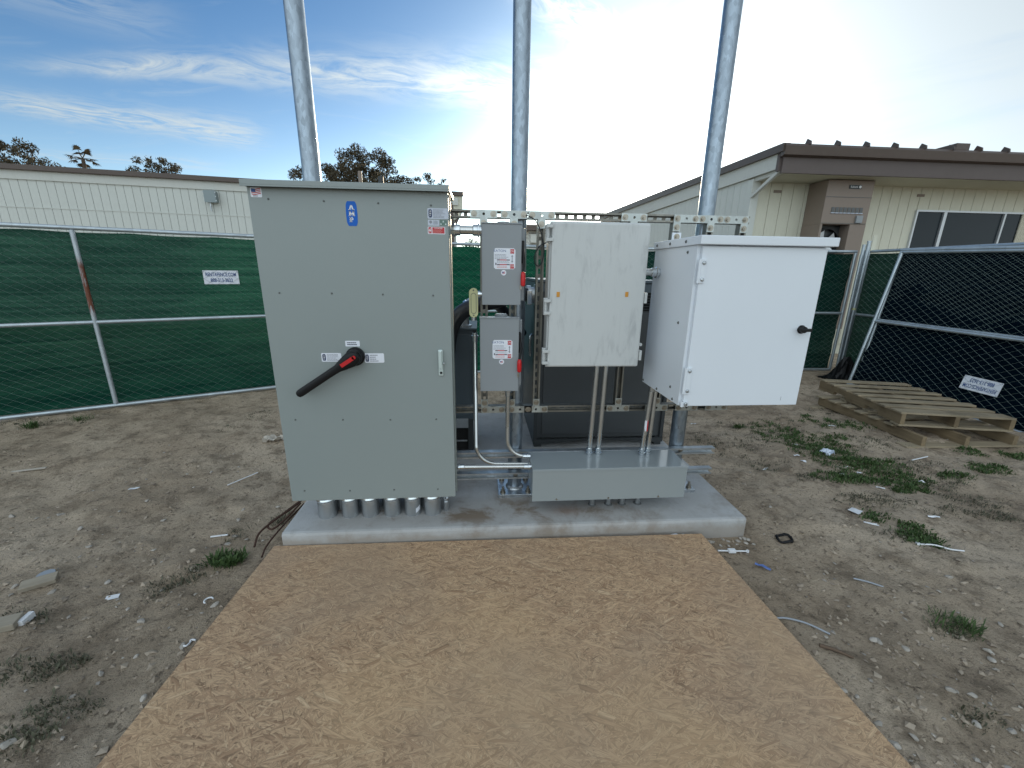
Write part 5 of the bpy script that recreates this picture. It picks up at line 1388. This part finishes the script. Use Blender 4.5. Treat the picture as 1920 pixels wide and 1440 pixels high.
litter_at('pale_rod', -1.777, 2.898, 'thin pale rod on the dirt left of the cabinet', 'rod', lambda mb: mb.tube([(-.06, -.09, .008), (.06, .09, .012)], .004, 6), 'paper')
litter_at('white_rag', -1.86, 3.57, 'whitish crumpled rag beside the left edge of the cabinet', 'rag', crumple(.17, .09, .05, 11), 'chip', .2)
litter_at('bottle_cap', -1.02, 1.62, 'grey-blue bottle cap at the left edge of the board sheet', 'cap', disc, 'plastic_film', 0, ry=.3)
litter_at('white_peg', -1.55, 2.21, 'short white peg on the dirt left of the board sheet', 'peg', lambda mb: mb.tube([(-.045, 0, .006), (.045, .012, .008)], .005, 6), 'paper')
for k, p in enumerate([(2.2652, 2.8079), (2.8596, 3.2490), (2.6580, 2.9021), (2.8353, 2.7075), (2.9526, 2.5025), (2.9971, 2.7260), (2.6757, 3.0021), (3.3723, 2.5775), (2.9749, 2.8097), (3.6084, 3.6842), (2.9043, 2.0977), (2.1938, 3.8187)]): litter_at('paper_scrap', p[0], p[1], 'small white paper scrap among the weeds', 'paper scrap', crumple(random.uniform(.03, .07), random.uniform(.015, .03), .010, 60 + k, 3), 'paper', random.uniform(-.8, .8), 'white scraps among the weeds')
litter_at('white_curl', -1.309, 1.716, 'white C-shaped plastic curl left of the board sheet', 'plastic curl', lambda mb: mb.tube([(.018 * math.cos(a * .5), .018 * math.sin(a * .5), .006) for a in range(1, 10)], .004, 6), 'paper')
litter_at('white_curl', -1.236, 1.469, 'white S-shaped plastic curl close to the left board edge', 'plastic curl', lambda mb: mb.tube(spline([(-.018, -.012, .006), (0, -.016, .008), (.004, 0, .006), (.0, .014, .007), (.02, .012, .006)], 4), .004, 6), 'paper')
# rusty reinforcing wire by the slab's left corner
wr = MB().tube(spline([(-1.13, 2.62, .03), (-1.16, 2.50, .045), (-1.20, 2.38, .035), (-1.27, 2.24, .025), (-1.235, 2.20, .012), (-1.19, 2.28, .03), (-1.15, 2.40, .06)], 8), .006, 8)
wr.tube(spline([(-1.16, 2.50, .045), (-1.24, 2.30, .03), (-1.285, 2.16, .02), (-1.275, 2.07, -.01)], 8), .006, 8)
wr.tube(spline([(-1.15, 2.44, .03), (-1.19, 2.22, .012), (-1.20, 2.06, .004), (-1.19, 1.98, -.01)], 8), .005, 8)
tag(wr.build('rusty_wire', 'rust'), 'loop of rusty wire on the dirt at the left corner of the slab', 'wire')

# stones: the ones that show, each on its own; then gravel and crumbs as ground cover
bm = bmesh.new(); bmesh.ops.create_icosphere(bm, subdivisions=2, radius=1); ico_v = np.array([q.co[:] for q in bm.verts]); ico_f = np.array([[q.index for q in f.verts] for f in bm.faces]); bm.free()
stone_me = []
for k in range(6):
    r = np.random.default_rng(k + 40); d = ico_v.copy()
    for _ in range(7):
        n_ = r.normal(size=3); n_ /= np.linalg.norm(n_); c_ = r.uniform(.45, .8); s_ = d @ n_; d -= np.outer(np.maximum(s_ - c_, 0), n_)
    d *= np.array([1, r.uniform(.6, .9), r.uniform(.4, .65)])
    o = raw_mesh('stone', d, ico_f, 'stone' if k % 3 else 'stone_pale'); stone_me.append(o.data); bpy.data.objects.remove(o)
def stone(x, y, s, k, label, group):
    o = bpy.data.objects.new('stone', stone_me[k % 6]); COL.objects.link(o); o.location = (x, y, gz(x, y) + s * .18); o.scale = (s, s, s)
    o.rotation_euler = (random.uniform(-.3, .3), random.uniform(-.3, .3), random.uniform(0, 6)); return tag(o, label, 'stone', group)
for k in range(13): stone(1.40 + random.uniform(-.05, .21), 1.995 + random.uniform(-.05, .045), random.uniform(.012, .026), k, 'grey stone in the little heap under the slab corner', 'stones heaped under the slab corner')
for k, p in enumerate([(-2.7019, 2.5395), (-2.8073, 2.4846), (-2.9541, 2.4927), (-2.3171, 2.4878), (-1.9878, 2.3984), (-2.1255, 1.8276), (-2.2668, 1.8256), (-2.2243, 1.7719), (-2.0657, 1.7892), (-2.3998, 2.3214), (-2.7134, 2.5278), (-2.0687, 3.0062), (-2.0658, 2.8019), (-1.5355, 2.3851), (-1.5524, 2.4769), (-1.3601, 2.5306), (-1.4583, 2.2157), (-1.4608, 2.1407), (-1.4201, 1.4306), (-1.5210, 1.5976), (-1.2590, 1.6799), (-1.8790, 1.8672), (-1.5386, 1.0868), (-1.5188, 1.2708), (-1.2465, 1.2391), (-1.2532, 1.4576), (-1.4870, 1.3532), (-2.2309, 2.9884), (-2.2381, 2.6109), (-2.1960, 2.1355), (-2.2203, 1.8511), (-1.3823, 2.1858), (-1.5887, 1.8130), (-1.6463, 1.6813)]): stone(p[0], p[1], random.uniform(.011, .024), k, ('pale' if k % 3 == 0 else 'grey') + ' stone lying on the dirt left of the board' + (', near the left fence' if p[1] > 2.7 else ', close to the camera' if p[1] < 1.6 else ''), 'stones on the left dirt')
for k, p in enumerate([(1.7082, 1.2831), (1.6971, 1.2918), (1.5570, 1.3475), (1.7848, 1.2390), (2.1307, 1.2043), (1.8301, 1.0321), (1.8609, 1.0005), (2.0943, 1.1695), (1.8284, 0.9115), (1.6881, 0.8172), (1.3855, 0.9075), (1.4803, 0.9261), (1.7721, 1.0562), (1.2357, 1.2366), (1.4059, 1.0699), (2.2534, 1.5624), (2.2741, 1.5250), (2.4358, 1.6157), (1.2160, 1.0925), (1.3706, 1.0969), (1.3961, 0.9752), (1.9522, 1.7808), (1.9348, 2.2870), (2.3697, 1.3402), (1.9402, 1.3820), (1.7381, 0.9436)]): stone(p[0], p[1], random.uniform(.010, .022), k + 2, ('pale' if (k + 2) % 3 == 0 else 'grey') + ' stone lying on the dirt right of the board' + (', close to the camera' if p[1] < 1.3 else ''), 'stones on the right dirt')

def on_board(x, y): return (-1.22 < x < 1.37 and y < 2.06) or (-1.125 < x < 1.61 and 2.03 < y < 4.14)
octv = np.array([(1, 0, 0), (-1, 0, 0), (0, 1, 0), (0, -1, 0), (0, 0, 1), (0, 0, -1)], float); octf = np.array([(0, 2, 4), (2, 1, 4), (1, 3, 4), (3, 0, 4), (2, 0, 5), (1, 2, 5), (3, 1, 5), (0, 3, 5)])
def scatter(n, smin, smax, seed, flat=.55, pw=2.6, edge=False):
    r = np.random.default_rng(seed); V = []; F = []; c = 0
    while c < n:
        if edge and r.random() < .5:
            sd = r.random() < .5; y = r.uniform(.8, 2.1); x = (-1.19 - abs(r.normal(0, .10))) if sd else (1.35 + abs(r.normal(0, .10)))
        else:
            y = .35 + 5.8 * r.random() ** 1.5; x = r.uniform(-1.1, 1.1) * (1.2 + y * 1.15)
        if on_board(x, y): continue
        if vnoise(np.array([x * 1.6]), np.array([y * 1.6]), 77)[0] < r.uniform(.1, .7): continue
        s = smin + (smax - smin) * r.random() ** pw; q_ = octv * s * r.uniform(.5, 1.0, 3) * np.array([1, 1, flat]); q_ += r.normal(0, s * .16, q_.shape)
        a = r.uniform(0, 6.28); q_ = q_ @ np.array([[math.cos(a), -math.sin(a), 0], [math.sin(a), math.cos(a), 0], [0, 0, 1]])
        V.append(q_ + np.array([x, y, float(ground_z(x, y)) + s * .15])); F.append(octf + c * 6); c += 1
    return np.concatenate(V), np.concatenate(F)
V, F = scatter(9500, .003, .021, 1); tag(raw_mesh('dirt_crumbs', V, F, 'clod'), kind='stuff')
V, F = scatter(1500, .003, .014, 2); tag(raw_mesh('gravel', V, F, 'stone'), kind='stuff')
V, F = scatter(420, .003, .014, 3, .25); tag(raw_mesh('pale_crumbs', V, F, 'chip'), kind='stuff')

# weeds
def leaf_patch(spots, seed, hmin, hmax, n_leaf, wide=.30, spread=.06):
    """spots: (x, y, rx, ry, count of plants)"""
    r = np.random.default_rng(seed); V = []; F = []; n = 0
    for x, y, rx, ry, cnt in spots:
        for _ in range(cnt):
            a = r.uniform(0, 6.28); d = r.random() ** .6; px_, py_ = x + math.cos(a) * d * rx, y + math.sin(a) * d * ry
            if on_board(px_, py_): continue
            z = float(ground_z(px_, py_)); h = r.uniform(hmin, hmax)
            for k in range(n_leaf):
                b_ = r.uniform(0, 6.28); lean = r.uniform(.2, 1.2); L = h * r.uniform(.5, 1.15)
                bx_, by_ = px_ + r.normal(0, spread * .3), py_ + r.normal(0, spread * .3)
                dx_, dy_, dz_ = math.cos(b_) * math.sin(lean), math.sin(b_) * math.sin(lean), math.cos(lean)
                w = L * wide * r.uniform(.5, 1); sx_, sy_ = -math.sin(b_) * w / 2, math.cos(b_) * w / 2
                m1 = (bx_ + dx_ * L * .55, by_ + dy_ * L * .55, z + dz_ * L * .55 + L * .05)
                V += [(bx_ - sx_ * .3, by_ - sy_ * .3, z - .003), (bx_ + sx_ * .3, by_ + sy_ * .3, z - .003), (m1[0] + sx_, m1[1] + sy_, m1[2]), (m1[0] - sx_, m1[1] - sy_, m1[2]), (bx_ + dx_ * L, by_ + dy_ * L, z + dz_ * L * .9)]
                F += [(n, n + 1, n + 2), (n, n + 2, n + 3), (n + 3, n + 2, n + 4)]; n += 5
    return np.array(V), np.array(F)
WG = [(2.937, 3.639, 0.248, 0.206, 60), (3.004, 3.365, 0.362, 0.234, 110), (2.993, 3.072, 0.288, 0.176, 90), (3.565, 3.841, 0.176, 0.162, 35), (3.207, 2.856, 0.318, 0.135, 120), (2.782, 2.650, 0.253, 0.101, 80), (3.205, 2.628, 0.298, 0.118, 120), (3.163, 2.468, 0.161, 0.059, 50), (3.185, 3.295, 0.358, 0.253, 90), (4.176, 2.760, 0.159, 0.092, 60), (3.723, 2.645, 0.121, 0.076, 40), (3.835, 3.675, 0.342, 0.150, 60), (2.624, 1.916, 0.130, 0.079, 70), (2.686, 2.035, 0.068, 0.048, 20), (2.558, 2.159, 0.089, 0.047, 20), (4.390, 3.062, 0.124, 0.077, 25), (4.691, 2.992, 0.123, 0.085, 30), (-1.358, 1.984, 0.091, 0.045, 0), (3.026, 2.865, 0.272, 0.197, 70)]
V, F = leaf_patch(WG, 5, .012, .036, 15, .38); tag(raw_mesh('green_weeds', V, F, 'weed'), kind='stuff')
V, F = leaf_patch([(2.451, 3.328, 0.303, 0.227, 50), (2.307, 2.900, 0.224, 0.157, 40), (2.497, 2.622, 0.103, 0.081, 25), (2.786, 2.307, 0.227, 0.093, 60), (2.591, 2.352, 0.152, 0.068, 30), (3.456, 2.573, 0.253, 0.131, 60), (3.472, 2.305, 0.271, 0.124, 60), (3.379, 2.083, 0.178, 0.080, 40), (3.092, 2.160, 0.181, 0.060, 30), (2.083, 3.226, 0.194, 0.163, 30), (3.157, 3.858, 0.233, 0.195, 30), (3.616, 2.836, 0.275, 0.135, 50), (3.722, 3.270, 0.309, 0.173, 50), (2.599, 3.726, 0.223, 0.182, 30), (4.038, 4.170, 0.319, 0.150, 40), (2.065, 3.471, 0.129, 0.186, 20), (2.536, 1.963, 0.165, 0.071, 30), (-1.589, 1.813, 0.078, 0.078, 30), (-1.510, 1.883, 0.067, 0.049, 30), (-1.254, 2.369, 0.066, 0.087, 40), (-1.473, 2.243, 0.063, 0.078, 20), (-2.249, 4.235, 0.220, 0.138, 25), (-1.741, 1.370, 0.122, 0.064, 40), (-2.022, 1.614, 0.115, 0.063, 30), (-1.641, 1.386, 0.082, 0.045, 25), (-1.501, 1.212, 0.112, 0.062, 40), (-1.504, 1.108, 0.087, 0.035, 30), (-4.301, 4.159, 0.409, 0.096, 30), (-2.415, 3.866, 0.150, 0.086, 10), (2.138, 1.325, 0.122, 0.044, 30), (1.788, 0.958, 0.096, 0.034, 20), (1.329, 2.031, 0.065, 0.051, 10)], 6, .010, .026, 10, .34); tag(raw_mesh('dusty_weeds', V, F, 'weed_dull'), kind='stuff')
dry = [(P0.x + DL.x * s - .03 * random.random(), P0.y + DL.y * s - .05 - .06 * random.random(), .22, .05, 16) for s in np.arange(-1.2, 2.9, .20)]
V, F = leaf_patch(dry, 7, .01, .035, 8, .12, .10); tag(raw_mesh('dry_grass', V, F, 'straw'), kind='stuff')
for k, (x, y, rx, n_, lab) in enumerate([(-1.378, 1.994, 0.075, 34, 'bright green grass tuft left of the board top corner'), (2.155, 1.339, 0.090, 26, 'wispy grass tuft at right middle of the bare dirt'), (2.626, 3.725, 0.050, 12, 'small leafy weed beside the right steel pole base'), (-4.307, 4.015, 0.080, 14, 'grass tuft at the foot of the left fence'), (-4.037, 4.225, 0.080, 14, 'pale grass tuft at the fence foot left of its rusty post')]):
    V, F = leaf_patch([(x, y, rx, rx * .6, n_)], 30 + k, .03, .07, 12, .10 if k in (1, 4) else .22); o = raw_mesh('grass_tuft', V, F, 'weed'); tag(o, lab, 'grass tuft', 'grass tufts on the dirt')
